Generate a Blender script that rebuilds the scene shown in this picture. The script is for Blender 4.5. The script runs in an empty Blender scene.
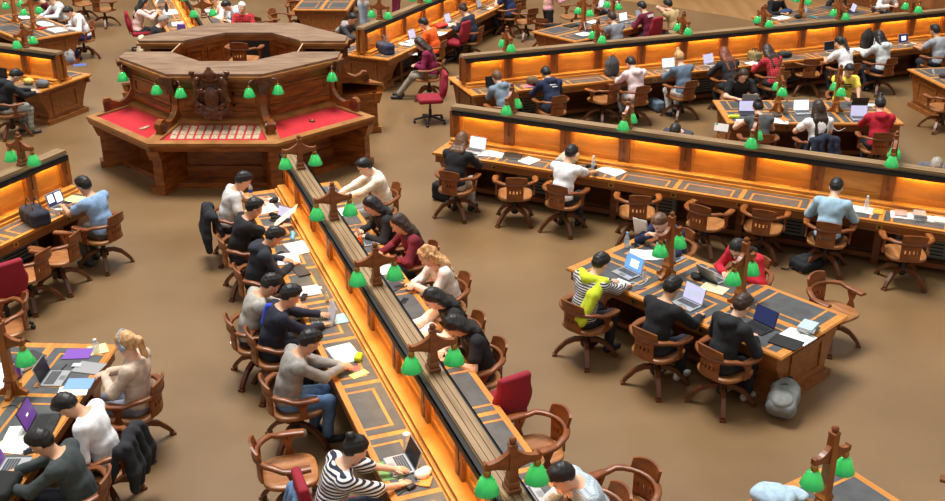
import bpy, math, random
import numpy as np
from mathutils import Vector, Matrix
random.seed(7)
SC = bpy.context.scene
COL = SC.collection
PI = math.pi
R = math.radians

# ------------------------------------------------------------------ camera
FPX, PITCH, CAMH = 1073.08, R(24.543), 6.7
cam = bpy.data.cameras.new('camera'); cam_o = bpy.data.objects.new('camera', cam); COL.objects.link(cam_o)
cam.sensor_width = 36.0; cam.lens = 36.0 * FPX / 945.0
cam_o.location = (0, 0, CAMH); cam_o.rotation_euler = (PI / 2 - PITCH, 0, 0)
cam.clip_end = 200
SC.camera = cam_o
SC.view_settings.view_transform = 'Standard'; SC.view_settings.look = 'None'
SC.view_settings.gamma = 1.0; SC.view_settings.use_curve_mapping = False
SC.view_settings.exposure = 0.0

def at(px, py, z):
    """the point at height z that is seen at that place of the photograph"""
    u = (px - 472.5) / FPX; v = (py - 250.5) / FPX
    d = Vector((u, math.cos(PITCH) - v * math.sin(PITCH), -math.sin(PITCH) - v * math.cos(PITCH)))
    t = (z - CAMH) / d.z
    return Vector((0, 0, CAMH)) + d * t

# ------------------------------------------------------------------ materials
def lin(c):
    return tuple((x / 12.92 if x <= .04045 else ((x + .055) / 1.055) ** 2.4) for x in [k / 255 for k in c])
M = {}
def mat(name, c, rough=.6, metal=0., c2=None, scale=(6, 6, 6), detail=3., bump=0., emit=None, es=0., spec=.5, coat=0., lo=.35, hi=.65):
    if name in M: return M[name]
    m = bpy.data.materials.new(name); m.use_nodes = True; M[name] = m
    nt = m.node_tree; b = nt.nodes['Principled BSDF']
    b.inputs['Base Color'].default_value = (*lin(c), 1)
    b.inputs['Roughness'].default_value = rough; b.inputs['Metallic'].default_value = metal
    b.inputs['Specular IOR Level'].default_value = spec; b.inputs['Coat Weight'].default_value = coat
    if c2 or bump:
        tc = nt.nodes.new('ShaderNodeTexCoord'); mp = nt.nodes.new('ShaderNodeMapping'); mp.inputs['Scale'].default_value = scale
        nz = nt.nodes.new('ShaderNodeTexNoise'); nz.inputs['Detail'].default_value = detail; nz.inputs['Scale'].default_value = 1.
        nt.links.new(tc.outputs['Object'], mp.inputs[0]); nt.links.new(mp.outputs[0], nz.inputs['Vector'])
        if c2:
            rp = nt.nodes.new('ShaderNodeValToRGB'); rp.color_ramp.elements[0].position = lo; rp.color_ramp.elements[1].position = hi
            rp.color_ramp.elements[0].color = (*lin(c), 1); rp.color_ramp.elements[1].color = (*lin(c2), 1)
            nt.links.new(nz.outputs['Fac'], rp.inputs[0]); nt.links.new(rp.outputs[0], b.inputs['Base Color'])
        if bump:
            bp = nt.nodes.new('ShaderNodeBump'); bp.inputs['Strength'].default_value = bump; bp.inputs['Distance'].default_value = .02
            nt.links.new(nz.outputs['Fac'], bp.inputs['Height']); nt.links.new(bp.outputs[0], b.inputs['Normal'])
    if emit:
        b.inputs['Emission Color'].default_value = (*lin(emit), 1); b.inputs['Emission Strength'].default_value = es
    return m

WS = (1.2, 16, 16)
mat('oak_desk', (122, 70, 30), .36, c2=(150, 90, 40), scale=WS)
mat('oak_inlay', (186, 120, 52), .34, c2=(210, 142, 66), scale=WS)
mat('oak_panel', (196, 128, 50), .42, c2=(222, 154, 70), scale=(2, 2, 9)); mat('oak_pilaster', (136, 76, 30), .4, c2=(164, 98, 42), scale=(9, 9, 2))  # pilasters get a darker oak, painting in their shade between the tubes
mat('oak_cap', (128, 100, 68), .5, c2=(160, 130, 94), scale=WS)
mat('oak_dark', (92, 48, 20), .4, c2=(124, 68, 30), scale=WS)
mat('dais_wood', (106, 52, 17), .32, c2=(152, 84, 30), scale=(3, 3, 14), coat=.15)
mat('dais_top', (112, 84, 62), .42, c2=(146, 116, 92), scale=(2, 9, 9))
mat('dais_edge', (140, 90, 44), .34, c2=(168, 114, 62), scale=(4, 4, 9))
mat('carved', (64, 33, 15), .32, c2=(104, 56, 26), scale=(20, 20, 20), coat=.2)
mat('chair_wood', (112, 60, 26), .36, c2=(146, 84, 40), scale=(5, 5, 12))
mat('chair_seat', (146, 92, 50), .38, c2=(178, 120, 70), scale=(3, 16, 6))
mat('chair_leg', (86, 46, 22), .4, c2=(110, 62, 30), scale=(8, 8, 8))
mat('leather', (66, 68, 70), .5, c2=(80, 82, 84), scale=(7, 7, 7), bump=.05)
mat('black_strip', (16, 15, 15), .6)
mat('brass', (176, 140, 70), .3, .9)
mat('black_metal', (20, 20, 22), .4)
mat('steel', (170, 172, 176), .3, .9)
mat('tube_glow', (255, 210, 120), .5, emit=(255, 200, 96), es=44.)
mat('tube_dead', (200, 190, 170), .5)
mat('vent_grey', (128, 126, 118), .6)
mat('red_lining', (206, 16, 34), .8)
mat('card_cream', (214, 196, 164), .7, c2=(176, 140, 108), scale=(30, 30, 30))
mat('red_fabric', (136, 18, 38), .85, c2=(152, 24, 46), scale=(60, 60, 60))
mat('black_plastic', (24, 24, 26), .45)
mat('paper', (238, 238, 236), .8)
mat('paper_print', (196, 198, 202), .8)
mat('silver', (184, 186, 190), .38, .6)
mat('grey_keys', (70, 72, 76), .5)
mat('dark_shell', (34, 34, 38), .4)
mat('eye_white', (230, 226, 220), .4); mat('eye_dark', (30, 20, 16), .3); mat('lip', (160, 92, 84), .5)
for n, c in dict(light=(226, 180, 152), tan=(206, 156, 122), brown=(150, 100, 72), pink=(230, 186, 164)).items():
    mat('skin_' + n, c, .55)
for n, c in dict(black=(20, 18, 18), darkbrown=(44, 30, 22), brown=(84, 56, 36), blond=(168, 128, 84), grey=(128, 122, 114), white=(206, 204, 198), auburn=(96, 48, 26)).items():
    mat('hair_' + n, c, .5, c2=tuple(min(255, int(k * 1.35) + 6) for k in c), scale=(50, 50, 8))
def cloth(c):
    n = 'cloth_%02x%02x%02x' % c
    return mat(n, c, .9, c2=tuple(min(255, int(k * 1.12) + 3) for k in c), scale=(14, 14, 14), bump=.25)
def plain(c, rough=.6):
    return mat('plain_%02x%02x%02x_%d' % (*c, rough * 100), c, rough)
def stripes(name, ca, cb, scale, axis='Z', plaid=False):
    if name in M: return M[name]
    m = bpy.data.materials.new(name); m.use_nodes = True; M[name] = m
    nt = m.node_tree; b = nt.nodes['Principled BSDF']; b.inputs['Roughness'].default_value = .9
    tc = nt.nodes.new('ShaderNodeTexCoord')
    def wave(ax):
        w = nt.nodes.new('ShaderNodeTexWave'); w.bands_direction = ax; w.inputs['Scale'].default_value = scale
        w.inputs['Distortion'].default_value = .6; w.inputs['Detail'].default_value = 1
        nt.links.new(tc.outputs['Object'], w.inputs['Vector'])
        g = nt.nodes.new('ShaderNodeMath'); g.operation = 'GREATER_THAN'; g.inputs[1].default_value = .5
        nt.links.new(w.outputs['Fac'], g.inputs[0]); return g
    mx = nt.nodes.new('ShaderNodeMix'); mx.data_type = 'RGBA'
    mx.inputs[6].default_value = (*lin(ca), 1); mx.inputs[7].default_value = (*lin(cb), 1)
    g = wave(axis); f = g.outputs[0]
    if plaid:
        h = wave('Y'); a = nt.nodes.new('ShaderNodeMath'); a.operation = 'ADD'; nt.links.new(g.outputs[0], a.inputs[0]); nt.links.new(h.outputs[0], a.inputs[1])
        hf = nt.nodes.new('ShaderNodeMath'); hf.operation = 'MULTIPLY'; hf.inputs[1].default_value = .5; nt.links.new(a.outputs[0], hf.inputs[0]); f = hf.outputs[0]
    nt.links.new(f, mx.inputs[0]); nt.links.new(mx.outputs[2], b.inputs['Base Color'])
    return m
stripes('navy_stripes', (232, 230, 226), (40, 44, 62), 9.)
stripes('black_stripes', (212, 212, 210), (34, 34, 38), 11.)
stripes('red_plaid', (120, 20, 34), (214, 60, 66), 8., plaid=True)
stripes('check_shirt', (206, 214, 220), (150, 176, 190), 12., plaid=True)
stripes('tartan', (150, 24, 34), (236, 222, 222), 6., plaid=True)
stripes('camo', (170, 172, 164), (108, 112, 104), 3.5, plaid=True)
def shade_mat():
    m = mat('green_shade', (22, 136, 78), .14, emit=(40, 206, 118), es=.26, coat=1., spec=.8); nt = m.node_tree; b = nt.nodes['Principled BSDF']
    t = nt.nodes.new('ShaderNodeBsdfTranslucent'); t.inputs[0].default_value = (*lin((150, 255, 196)), 1); mx = nt.nodes.new('ShaderNodeMixShader'); mx.inputs[0].default_value = .3
    nt.links.new(b.outputs[0], mx.inputs[1]); nt.links.new(t.outputs[0], mx.inputs[2]); nt.links.new(mx.outputs[0], nt.nodes['Material Output'].inputs['Surface']); return m
shade_mat()
mat('bulb', (255, 250, 220), .5, emit=(255, 226, 160), es=30.)
def glass_mat(name, c, a):
    if name in M: return M[name]
    m = bpy.data.materials.new(name); m.use_nodes = True; M[name] = m; nt = m.node_tree
    b = nt.nodes['Principled BSDF']; tr = nt.nodes.new('ShaderNodeBsdfTransparent'); mx = nt.nodes.new('ShaderNodeMixShader')
    b.inputs['Base Color'].default_value = (*[k * .15 for k in lin(c)], 1) if name == 'case_glass' else (*lin(c), 1); b.inputs['Roughness'].default_value = .04
    mx.inputs[0].default_value = a
    nt.links.new(tr.outputs[0], mx.inputs[1]); nt.links.new(b.outputs[0], mx.inputs[2])
    nt.links.new(mx.outputs[0], nt.nodes['Material Output'].inputs['Surface']); return m
glass_mat('case_glass', (200, 205, 205), .06)
glass_mat('clear_plastic', (214, 224, 230), .42)
def display(name, c, s=.9):
    return mat('display_' + name, c, .25, emit=c, es=s)
display('white', (226, 230, 238)); display('blue', (96, 150, 220)); display('purple', (88, 50, 120), .8)
display('dark', (16, 17, 22), .3); display('navy', (40, 46, 84), .7); display('lilac', (178, 176, 214)); display('grey', (150, 152, 160), .6)
display('orange', (220, 150, 90)); display('pagetext', (170, 176, 190))

# ------------------------------------------------------------------ objects
def tag(o, label, cat, group=None, kind=None):
    if label: o['label'] = label
    if cat: o['category'] = cat
    if group: o['group'] = group
    if kind: o['kind'] = kind
    return o
def thing(name, label, cat, loc=(0, 0, 0), rz=0., group=None):
    o = bpy.data.objects.new(name, None); o.empty_display_size = .1; COL.objects.link(o)
    o.location = loc; o.rotation_euler = (0, 0, rz)
    return tag(o, label, cat, group)
def mesh_obj(name, V, F, mats, mi=None, parent=None, smooth=False):
    me = bpy.data.meshes.new(name); me.from_pydata([tuple(v) for v in V], [], F)
    for m in (mats if isinstance(mats, (list, tuple)) else [mats]):
        me.materials.append(M[m] if isinstance(m, str) else m)
    if mi is not None: me.polygons.foreach_set('material_index', np.asarray(mi, dtype=np.int32))
    if smooth is True: me.polygons.foreach_set('use_smooth', np.ones(len(F), dtype=bool))
    elif smooth: me.polygons.foreach_set('use_smooth', np.asarray(smooth, dtype=bool))
    me.update()
    o = bpy.data.objects.new(name, me); COL.objects.link(o)
    if parent: o.parent = parent
    return o
def copy_tree(o, loc=None, rz=None, label=None, group=None, parent=None):
    c = o.copy(); COL.objects.link(c)
    if parent: c.parent = parent
    if loc is not None: c.location = loc
    if rz is not None: c.rotation_euler = (0, 0, rz)
    if label: c['label'] = label
    if group: c['group'] = group
    for ch in list(o.children): copy_tree(ch, parent=c)
    return c

class MB:
    def __init__(s): s.V = []; s.F = []; s.mi = []; s.sm = []; s.m = 0; s.T = Matrix()
    def add(s, vs, fs, smooth=False):
        n = len(s.V); s.V += [s.T @ Vector(v) for v in vs]
        for f in fs: s.F.append([n + i for i in f]); s.mi.append(s.m); s.sm.append(smooth)
        return s
    def box(s, x0, x1, y0, y1, z0, z1):
        v = [(x, y, z) for x in (x0, x1) for y in (y0, y1) for z in (z0, z1)]
        return s.add(v, [(0, 1, 3, 2), (4, 6, 7, 5), (0, 4, 5, 1), (2, 3, 7, 6), (0, 2, 6, 4), (1, 5, 7, 3)])
    def bbox(s, x0, x1, y0, y1, z0, z1, b=.008):
        """box with chamfered upright and top edges"""
        P = lambda i: [(x0 + b + i, y0 + i), (x1 - b - i, y0 + i), (x1 - i, y0 + b + i), (x1 - i, y1 - b - i), (x1 - b - i, y1 - i), (x0 + b + i, y1 - i), (x0 + i, y1 - b - i), (x0 + i, y0 + b + i)]
        return s.loft([[(x, y, z0) for x, y in P(b)], [(x, y, z0 + b) for x, y in P(0)], [(x, y, z1 - b) for x, y in P(0)], [(x, y, z1) for x, y in P(b)]])
    def loft(s, rings, closed=True, caps=True, smooth=False):
        n = len(rings[0]); vs = [v for r in rings for v in r]; fs = []
        for i in range(len(rings) - 1):
            for j in range(n if closed else n - 1):
                k = (j + 1) % n
                fs.append((i * n + j, i * n + k, (i + 1) * n + k, (i + 1) * n + j))
        s.add(vs, fs, smooth)
        if caps and closed:
            s.add(rings[0], [tuple(range(n))[::-1]]); s.add(rings[-1], [tuple(range(n))])
        return s
    def prism(s, poly, a, b, plane='xy'):
        f = {'xy': lambda p, q, h: (p, q, h), 'yz': lambda p, q, h: (h, p, q), 'xz': lambda p, q, h: (p, h, q)}[plane]
        return s.loft([[f(p, q, a) for p, q in poly], [f(p, q, b) for p, q in poly]])
    def lathe(s, prof, n=16, c=(0, 0, 0), caps=True, smooth=True):
        return s.loft([[(c[0] + r * math.cos(2 * PI * k / n), c[1] + r * math.sin(2 * PI * k / n), c[2] + z) for k in range(n)] for r, z in prof], caps=caps, smooth=smooth)
    def tube(s, pts, r, n=8, smooth=True, flat=None):
        pts = [Vector(p) for p in pts]; rs = r if isinstance(r, (list, tuple)) else [r] * len(pts); rings = []; ref = None
        for i, p in enumerate(pts):
            t = (pts[min(i + 1, len(pts) - 1)] - pts[max(i - 1, 0)]).normalized()
            if ref is None: ref = Vector((0, 0, 1)) if abs(t.z) < .9 else Vector((1, 0, 0))
            a = t.cross(ref).normalized(); b = a.cross(t).normalized(); ref = b
            w, h = (rs[i], rs[i]) if flat is None else flat
            rings.append([p + a * w * math.cos(2 * PI * k / n + PI / n) + b * h * math.sin(2 * PI * k / n + PI / n) for k in range(n)])
        return s.loft(rings, smooth=smooth)
    def ball(s, c, r, n=10, sq=(1, 1, 1)):
        rings = []
        for i in range(1, n // 2 + 2):
            a = PI * (i - .5) / (n // 2 + 1)
            rings.append([(c[0] + r * sq[0] * math.sin(a) * math.cos(2 * PI * k / n), c[1] + r * sq[1] * math.sin(a) * math.sin(2 * PI * k / n), c[2] - r * sq[2] * math.cos(a)) for k in range(n)])
        return s.loft(rings, smooth=True)
    def build(s, name, mats, parent=None):
        return mesh_obj(name, s.V, s.F, mats, s.mi, parent, s.sm)

# ------------------------------------------------------------------ soft shapes: blended volumes turned into one surface
class SDF:
    def __init__(s, k=.03): s.P = []; s.k = k; s.cuts = []
    def cap(s, a, b, ra, rb=None, k=None):
        s.P.append(('c', np.array(a, float), np.array(b, float), ra, ra if rb is None else rb, k)); return s
    def ell(s, c, r, Rm=None, k=None):
        s.P.append(('e', np.array(c, float), np.array(r, float), Rm, None, k)); return s
    def rbox(s, c, hs, rr, Rm=None, k=None):
        s.P.append(('b', np.array(c, float), np.array(hs, float), Rm, rr, k)); return s
    def chain(s, pts, rs, k=None):
        for i in range(len(pts) - 1): s.cap(pts[i], pts[i + 1], rs[i], rs[i + 1], k)
        return s
    def mesh(s, h, grow=0.):
        bb = []
        for p in s.P:
            if p[0] == 'c': r = max(p[3], p[4]); lo = np.minimum(p[1], p[2]) - r; hi = np.maximum(p[1], p[2]) + r
            else:
                r = np.max(p[2]) if p[3] is not None else p[2]
                r = r + (p[4] or 0); lo = p[1] - r; hi = p[1] + r
            bb.append((lo - grow, hi + grow))
        lo = np.min([b[0] for b in bb], 0) - 2 * h; hi = np.max([b[1] for b in bb], 0) + 2 * h
        n = np.ceil((hi - lo) / h).astype(int) + 1
        ax = [lo[i] + h * np.arange(n[i]) for i in range(3)]
        D = np.full(n, .5)
        for p, (b0, b1) in zip(s.P, bb):
            k = p[5] or s.k; mg = k + 2 * h
            i0 = np.maximum(((b0 - mg - lo) / h).astype(int), 0); i1 = np.minimum(((b1 + mg - lo) / h).astype(int) + 2, n)
            X, Y, Z = np.meshgrid(*[ax[i][i0[i]:i1[i]] for i in range(3)], indexing='ij')
            q = np.stack([X, Y, Z], -1)
            if p[0] == 'c':
                ba = p[2] - p[1]; L = max(float(ba @ ba), 1e-9)
                t = np.clip(((q - p[1]) @ ba) / L, 0, 1)
                d = np.linalg.norm(q - p[1] - t[..., None] * ba, axis=-1) - (p[3] + (p[4] - p[3]) * t)
            elif p[0] == 'e':
                w = q - p[1]
                if p[3] is not None: w = w @ p[3]
                k0 = np.linalg.norm(w / p[2], axis=-1); k1 = np.linalg.norm(w / p[2] ** 2, axis=-1)
                d = k0 * (k0 - 1) / np.maximum(k1, 1e-6)
                d = np.where(k0 < 1e-3, -np.min(p[2]), d)
            else:
                w = q - p[1]
                if p[3] is not None: w = w @ p[3]
                e = np.abs(w) - p[2]
                d = np.linalg.norm(np.maximum(e, 0), axis=-1) + np.minimum(np.max(e, -1), 0) - p[4]
            d = d - grow
            sl = tuple(slice(i0[i], i1[i]) for i in range(3)); o = D[sl]
            hh = np.clip(.5 + .5 * (o - d) / k, 0, 1)
            D[sl] = o * (1 - hh) + d * hh - k * hh * (1 - hh)
        if s.cuts:
            X, Y, Z = np.meshgrid(*ax, indexing='ij'); q = np.stack([X, Y, Z], -1)
            for c in s.cuts: D = np.maximum(D, c(q))
        return surf(D, lo, h)
def surf(D, lo, h):
    S = D < 0; n = np.array(D.shape) - 1
    cs = [(i, j, k) for i in (0, 1) for j in (0, 1) for k in (0, 1)]
    cnt = sum(S[i:i + n[0], j:j + n[1], k:k + n[2]].astype(np.int8) for i, j, k in cs)
    act = np.argwhere((cnt > 0) & (cnt < 8))
    if len(act) == 0: return np.zeros((0, 3)), []
    vals = {c: D[act[:, 0] + c[0], act[:, 1] + c[1], act[:, 2] + c[2]] for c in cs}
    acc = np.zeros((len(act), 3)); num = np.zeros(len(act))
    for a in cs:
        for d in range(3):
            if a[d] == 0:
                b = list(a); b[d] = 1; b = tuple(b); va, vb = vals[a], vals[b]
                m = (va < 0) != (vb < 0)
                t = np.where(m, va / np.where(m, va - vb, 1), 0)
                p = np.array(a, float) + t[:, None] * (np.array(b) - np.array(a))
                acc += np.where(m[:, None], p, 0); num += m
    V = lo + h * (act + acc / num[:, None])
    idx = np.full(n, -1, dtype=np.int64); idx[act[:, 0], act[:, 1], act[:, 2]] = np.arange(len(act))
    Q = []
    for d in range(3):
        e1, e2 = [(1, 2), (2, 0), (0, 1)][d]
        A = np.take(S, range(0, D.shape[d] - 1), d); B = np.take(S, range(1, D.shape[d]), d)
        E = np.argwhere(A != B); E = E[(E[:, e1] > 0) & (E[:, e2] > 0) & (E[:, e1] < n[e1]) & (E[:, e2] < n[e2])]
        flip = S[E[:, 0], E[:, 1], E[:, 2]]
        def cell(o1, o2):
            c = E.copy(); c[:, e1] -= o1; c[:, e2] -= o2; return idx[c[:, 0], c[:, 1], c[:, 2]]
        q = np.stack([cell(1, 1), cell(0, 1), cell(0, 0), cell(1, 0)], 1)
        q[~flip] = q[~flip][:, ::-1]; Q.append(q)
    Q = np.concatenate(Q); Q = Q[(Q >= 0).all(1)]
    return V, Q.tolist()
def soft(name, sdf, h, mats, parent=None, grow=0.):
    V, F = sdf.mesh(h, grow)
    if name in ('shirt', 'hoodie', 't_shirt', 'trousers') and len(F):          # soft creases
        V = V + .0028 * np.sin(V[:, [2, 0, 1]] * 33 + V[:, [1, 2, 0]] * 21) + .0012 * np.sin(V[:, [1, 2, 0]] * 80)
    return mesh_obj(name, V, F, mats, None, parent, True)
def rot_y(a):
    c, s = math.cos(a), math.sin(a); return np.array([[c, 0, s], [0, 1, 0], [-s, 0, c]])
def rot_z(a):
    c, s = math.cos(a), math.sin(a); return np.array([[c, -s, 0], [s, c, 0], [0, 0, 1]])
# ------------------------------------------------------------------ room
CX, CY = -4.3, 19.4
def pol(r, a, lat=0.):
    a = R(a); return Vector((CX + r * math.cos(a) - lat * math.sin(a), CY + r * math.sin(a) + lat * math.cos(a), 0))
def floor_mat():
    m = bpy.data.materials.new('linoleum'); m.use_nodes = True; nt = m.node_tree; b = nt.nodes['Principled BSDF']
    tc = nt.nodes.new('ShaderNodeTexCoord')
    def noise(sc, det):
        n = nt.nodes.new('ShaderNodeTexNoise'); n.inputs['Scale'].default_value = sc; n.inputs['Detail'].default_value = det
        nt.links.new(tc.outputs['Object'], n.inputs['Vector']); return n
    n1, n2 = noise(.55, 4), noise(34, 2)
    r1 = nt.nodes.new('ShaderNodeValToRGB'); r1.color_ramp.elements[0].position = .3; r1.color_ramp.elements[1].position = .7
    r1.color_ramp.elements[0].color = (*lin((113, 86, 55)), 1); r1.color_ramp.elements[1].color = (*lin((131, 103, 69)), 1)
    mx = nt.nodes.new('ShaderNodeMix'); mx.data_type = 'RGBA'; mx.blend_type = 'OVERLAY'; mx.inputs[0].default_value = .1
    nt.links.new(n1.outputs['Fac'], r1.inputs[0]); nt.links.new(r1.outputs[0], mx.inputs[6]); nt.links.new(n2.outputs['Color'], mx.inputs[7])
    nt.links.new(mx.outputs[2], b.inputs['Base Color'])
    rr = nt.nodes.new('ShaderNodeMapRange'); rr.inputs[3].default_value = .3; rr.inputs[4].default_value = .46
    nt.links.new(n1.outputs['Fac'], rr.inputs[0]); nt.links.new(rr.outputs[0], b.inputs['Roughness'])
    b.inputs['Specular IOR Level'].default_value = .6
    M['linoleum'] = m
floor_mat()
f = MB(); f.prism([(CX + 16.4 * math.cos(2 * PI * k / 64), CY + 16.4 * math.sin(2 * PI * k / 64)) for k in range(64)], -.1, 0)
tag(f.build('floor', 'linoleum'), None, None, kind='structure')
mat('outer_floor_sheen', (150, 112, 70), .3, c2=(176, 138, 92), scale=(2, .25, 1), spec=.6)  # reflected light on the far floor, painted as a lighter streaky ring
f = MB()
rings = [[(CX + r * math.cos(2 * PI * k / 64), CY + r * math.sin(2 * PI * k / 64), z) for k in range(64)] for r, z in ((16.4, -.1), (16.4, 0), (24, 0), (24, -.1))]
f.loft(rings, caps=False); tag(f.build('floor_outer', 'outer_floor_sheen'), None, None, kind='structure')
mat('wall_panel', (120, 72, 34), .5, c2=(150, 96, 50), scale=(6, 6, 1))
mat('plaster', (196, 186, 168), .8)
f = MB()
def arc_wall(mb, r0, r1, z0, z1, a0, a1, n=40):
    mb.loft([[(CX + r * math.cos(a), CY + r * math.sin(a), z) for r, z in ((r0, z0), (r1, z0), (r1, z1), (r0, z1))] for a in [R(a0 + (a1 - a0) * k / n) for k in range(n + 1)]])
arc_wall(f, 20.6, 20.9, 0, 2.6, -20, 200); f.m = 1; arc_wall(f, 20.6, 20.9, 2.6, 7, -20, 200)
f.m = 0
for k in range(24):
    a = -16 + k * 9; arc_wall(f, 20.5, 20.6, 0, 2.7, a, a + .8, 1)
arc_wall(f, 20.45, 20.6, 2.5, 2.75, -20, 200)
tag(f.build('wall_back', ['wall_panel', 'plaster']), None, None, kind='structure')
f = MB(); arc_wall(f, 20.52, 20.6, 0, .3, -20, 200); tag(f.build('baseboard_back', 'oak_dark'), None, None, kind='structure')

# ------------------------------------------------------------------ lamps
def arm_poly(w, h0, h1):
    """bracket outline across the post: a swept arm that dips and turns up at its tips"""
    hw = w; pts = [(.02, h1)]
    for k in range(1, 7):
        t = k / 6; pts.append((.02 + (hw - .02) * t, h1 - (h1 - h0 - .055) * (1 - (1 - t) ** 2.2)))
    pts += [(hw + .012, h0 + .075), (hw + .03, h0 + .06), (hw + .03, h0 + .01), (hw, h0)]
    for k in range(1, 6):
        t = k / 5; pts.append((hw + (.02 - hw) * t, h0 + .0 - .05 * t ** 2))
    return pts + [(-y, z) for y, z in pts[::-1]]
def shade_parts(parent, y, ztip):
    b = MB(); b.lathe([(.012, 0), (.03, -.015), (.034, -.04), (.026, -.06), (.036, -.072)], 10, (0, y, ztip)); b.build('shade_holder', 'brass', parent)
    s = MB(); s.lathe([(.03, -.06), (.045, -.066), (.062, -.095), (.082, -.145), (.102, -.195), (.104, -.21), (.098, -.208), (.078, -.15), (.056, -.1), (.03, -.072)], 18, (0, y, ztip), caps=False)
    s.build('lamp_shade', 'green_shade', parent)
    q = MB(); q.ball((0, y, ztip - .13), .026, 8); q.build('bulb', 'bulb', parent)
def make_screen_lamp():
    t = thing('desk_lamp', '', 'lamp')
    p = MB(); p.bbox(-.075, .075, -.06, .06, 0, .045); p.bbox(-.06, .06, -.048, .048, .045, .1)
    p.loft([[(-a, -b, z), (a, -b, z), (a, b, z), (-a, b, z)] for a, b, z in ((.046, .04, .1), (.036, .034, .3), (.03, .03, .43))])
    p.bbox(-.036, .036, -.036, .036, .41, .445)
    p.build('post', 'chair_wood', t)
    q = MB(); q.lathe([(.012, .44), (.03, .46), (.03, .485), (.012, .50)], 10); q.build('finial', 'chair_wood', t)
    a = MB(); a.prism(arm_poly(.215, .245, .39), -.024, .024, 'yz'); a.build('cross_arm', 'chair_wood', t)
    for y in (-.215, .215): shade_parts(t, y, .247)
    return t
def make_table_lamp():
    t = thing('table_lamp', '', 'lamp')
    p = MB()
    p.loft([[(-a, -b, z), (a, -b, z), (a, b, z), (-a, b, z)] for a, b, z in ((.05, .05, 0), (.05, .05, .15), (.06, .06, .17), (.042, .042, .22), (.034, .034, .82))])
    p.bbox(-.04, .04, -.04, .04, .80, .835); p.build('post', 'oak_pilaster', t)
    q = MB(); q.lathe([(.012, .83), (.032, .85), (.032, .87), (.012, .89)], 10); q.build('finial', 'chair_wood', t)
    for k in range(4):
        b = MB(); b.T = Matrix.Rotation(k * PI / 2 + PI / 4 * 0, 4, 'Z')
        b.prism([(.045, 0), (.15, 0), (.155, .03), (.12, .045), (.08, .08), (.06, .14), (.045, .15)], -.025, .025, 'xz'); b.build('foot', 'oak_pilaster', t)
    a = MB(); a.prism(arm_poly(.19, .57, .72), -.024, .024, 'yz'); a.build('cross_arm', 'chair_wood', t)
    for y in (-.19, .19): shade_parts(t, y, .572)
    return t
screen_lamp, table_lamp = make_screen_lamp(), make_table_lamp()
used = set()
def lamp(proto, loc, rz, label, group):
    if proto.name in used: return copy_tree(proto, loc, rz, label, group)
    used.add(proto.name); proto.location = loc; proto.rotation_euler = (0, 0, rz); tag(proto, label, None, group); return proto

# ------------------------------------------------------------------ long desks
ZT, ZC = .76, 1.39
ORD = ['first', 'second', 'third', 'fourth', 'fifth', 'sixth', 'seventh']
PED = [(.70, .70), (.69, .62), (.63, .52), (.55, .38), (.49, .24), (.47, .12), (.53, .11), (.54, 0)]
def pedestal(parent, x0, x1, face, k=1.):
    p = MB(); half = [(y * k, z) for y, z in PED]
    p.prism([(-y, z) for y, z in half] + half[::-1], x0, x1, 'yz')
    e = x0 if face < 0 else x1
    for y0, y1, z0, z1 in ((-.36, -.30, .16, .62), (.30, .36, .16, .62), (-.30, .30, .16, .22), (-.30, .30, .56, .62)):
        p.box(min(e, e + face * .018), max(e, e + face * .018), y0 * k, y1 * k, z0, z1)
    p.box(min(e, e + face * .05), max(e, e + face * .05), -.56 * k, .56 * k, 0, .09)
    p.build('end_pedestal', 'oak_desk', parent)
def inlay_bay(l, x0, x1, s, y_in=.27, y_out=.665, strip=.13):
    """leather of one seat with its oak banding"""
    l.m = 0; lo, hi = sorted((s * y_in, s * y_out)); z = ZT
    l.box(x0 + .035, x1 - .035, lo, hi, z, z + .002)
    l.m = 1; a, b = x0 + strip, x1 - strip; w = .032; yb = y_in + .1
    lo2, hi2 = sorted((s * yb, s * y_out))
    l.box(a, a + w, lo2, hi2, z, z + .004); l.box(b - w, b, lo2, hi2, z, z + .004)
    lo3, hi3 = sorted((s * yb, s * (yb + w))); l.box(a + w, b - w, lo3, hi3, z, z + .0036)
DESKS, TABLES = [], []
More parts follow.
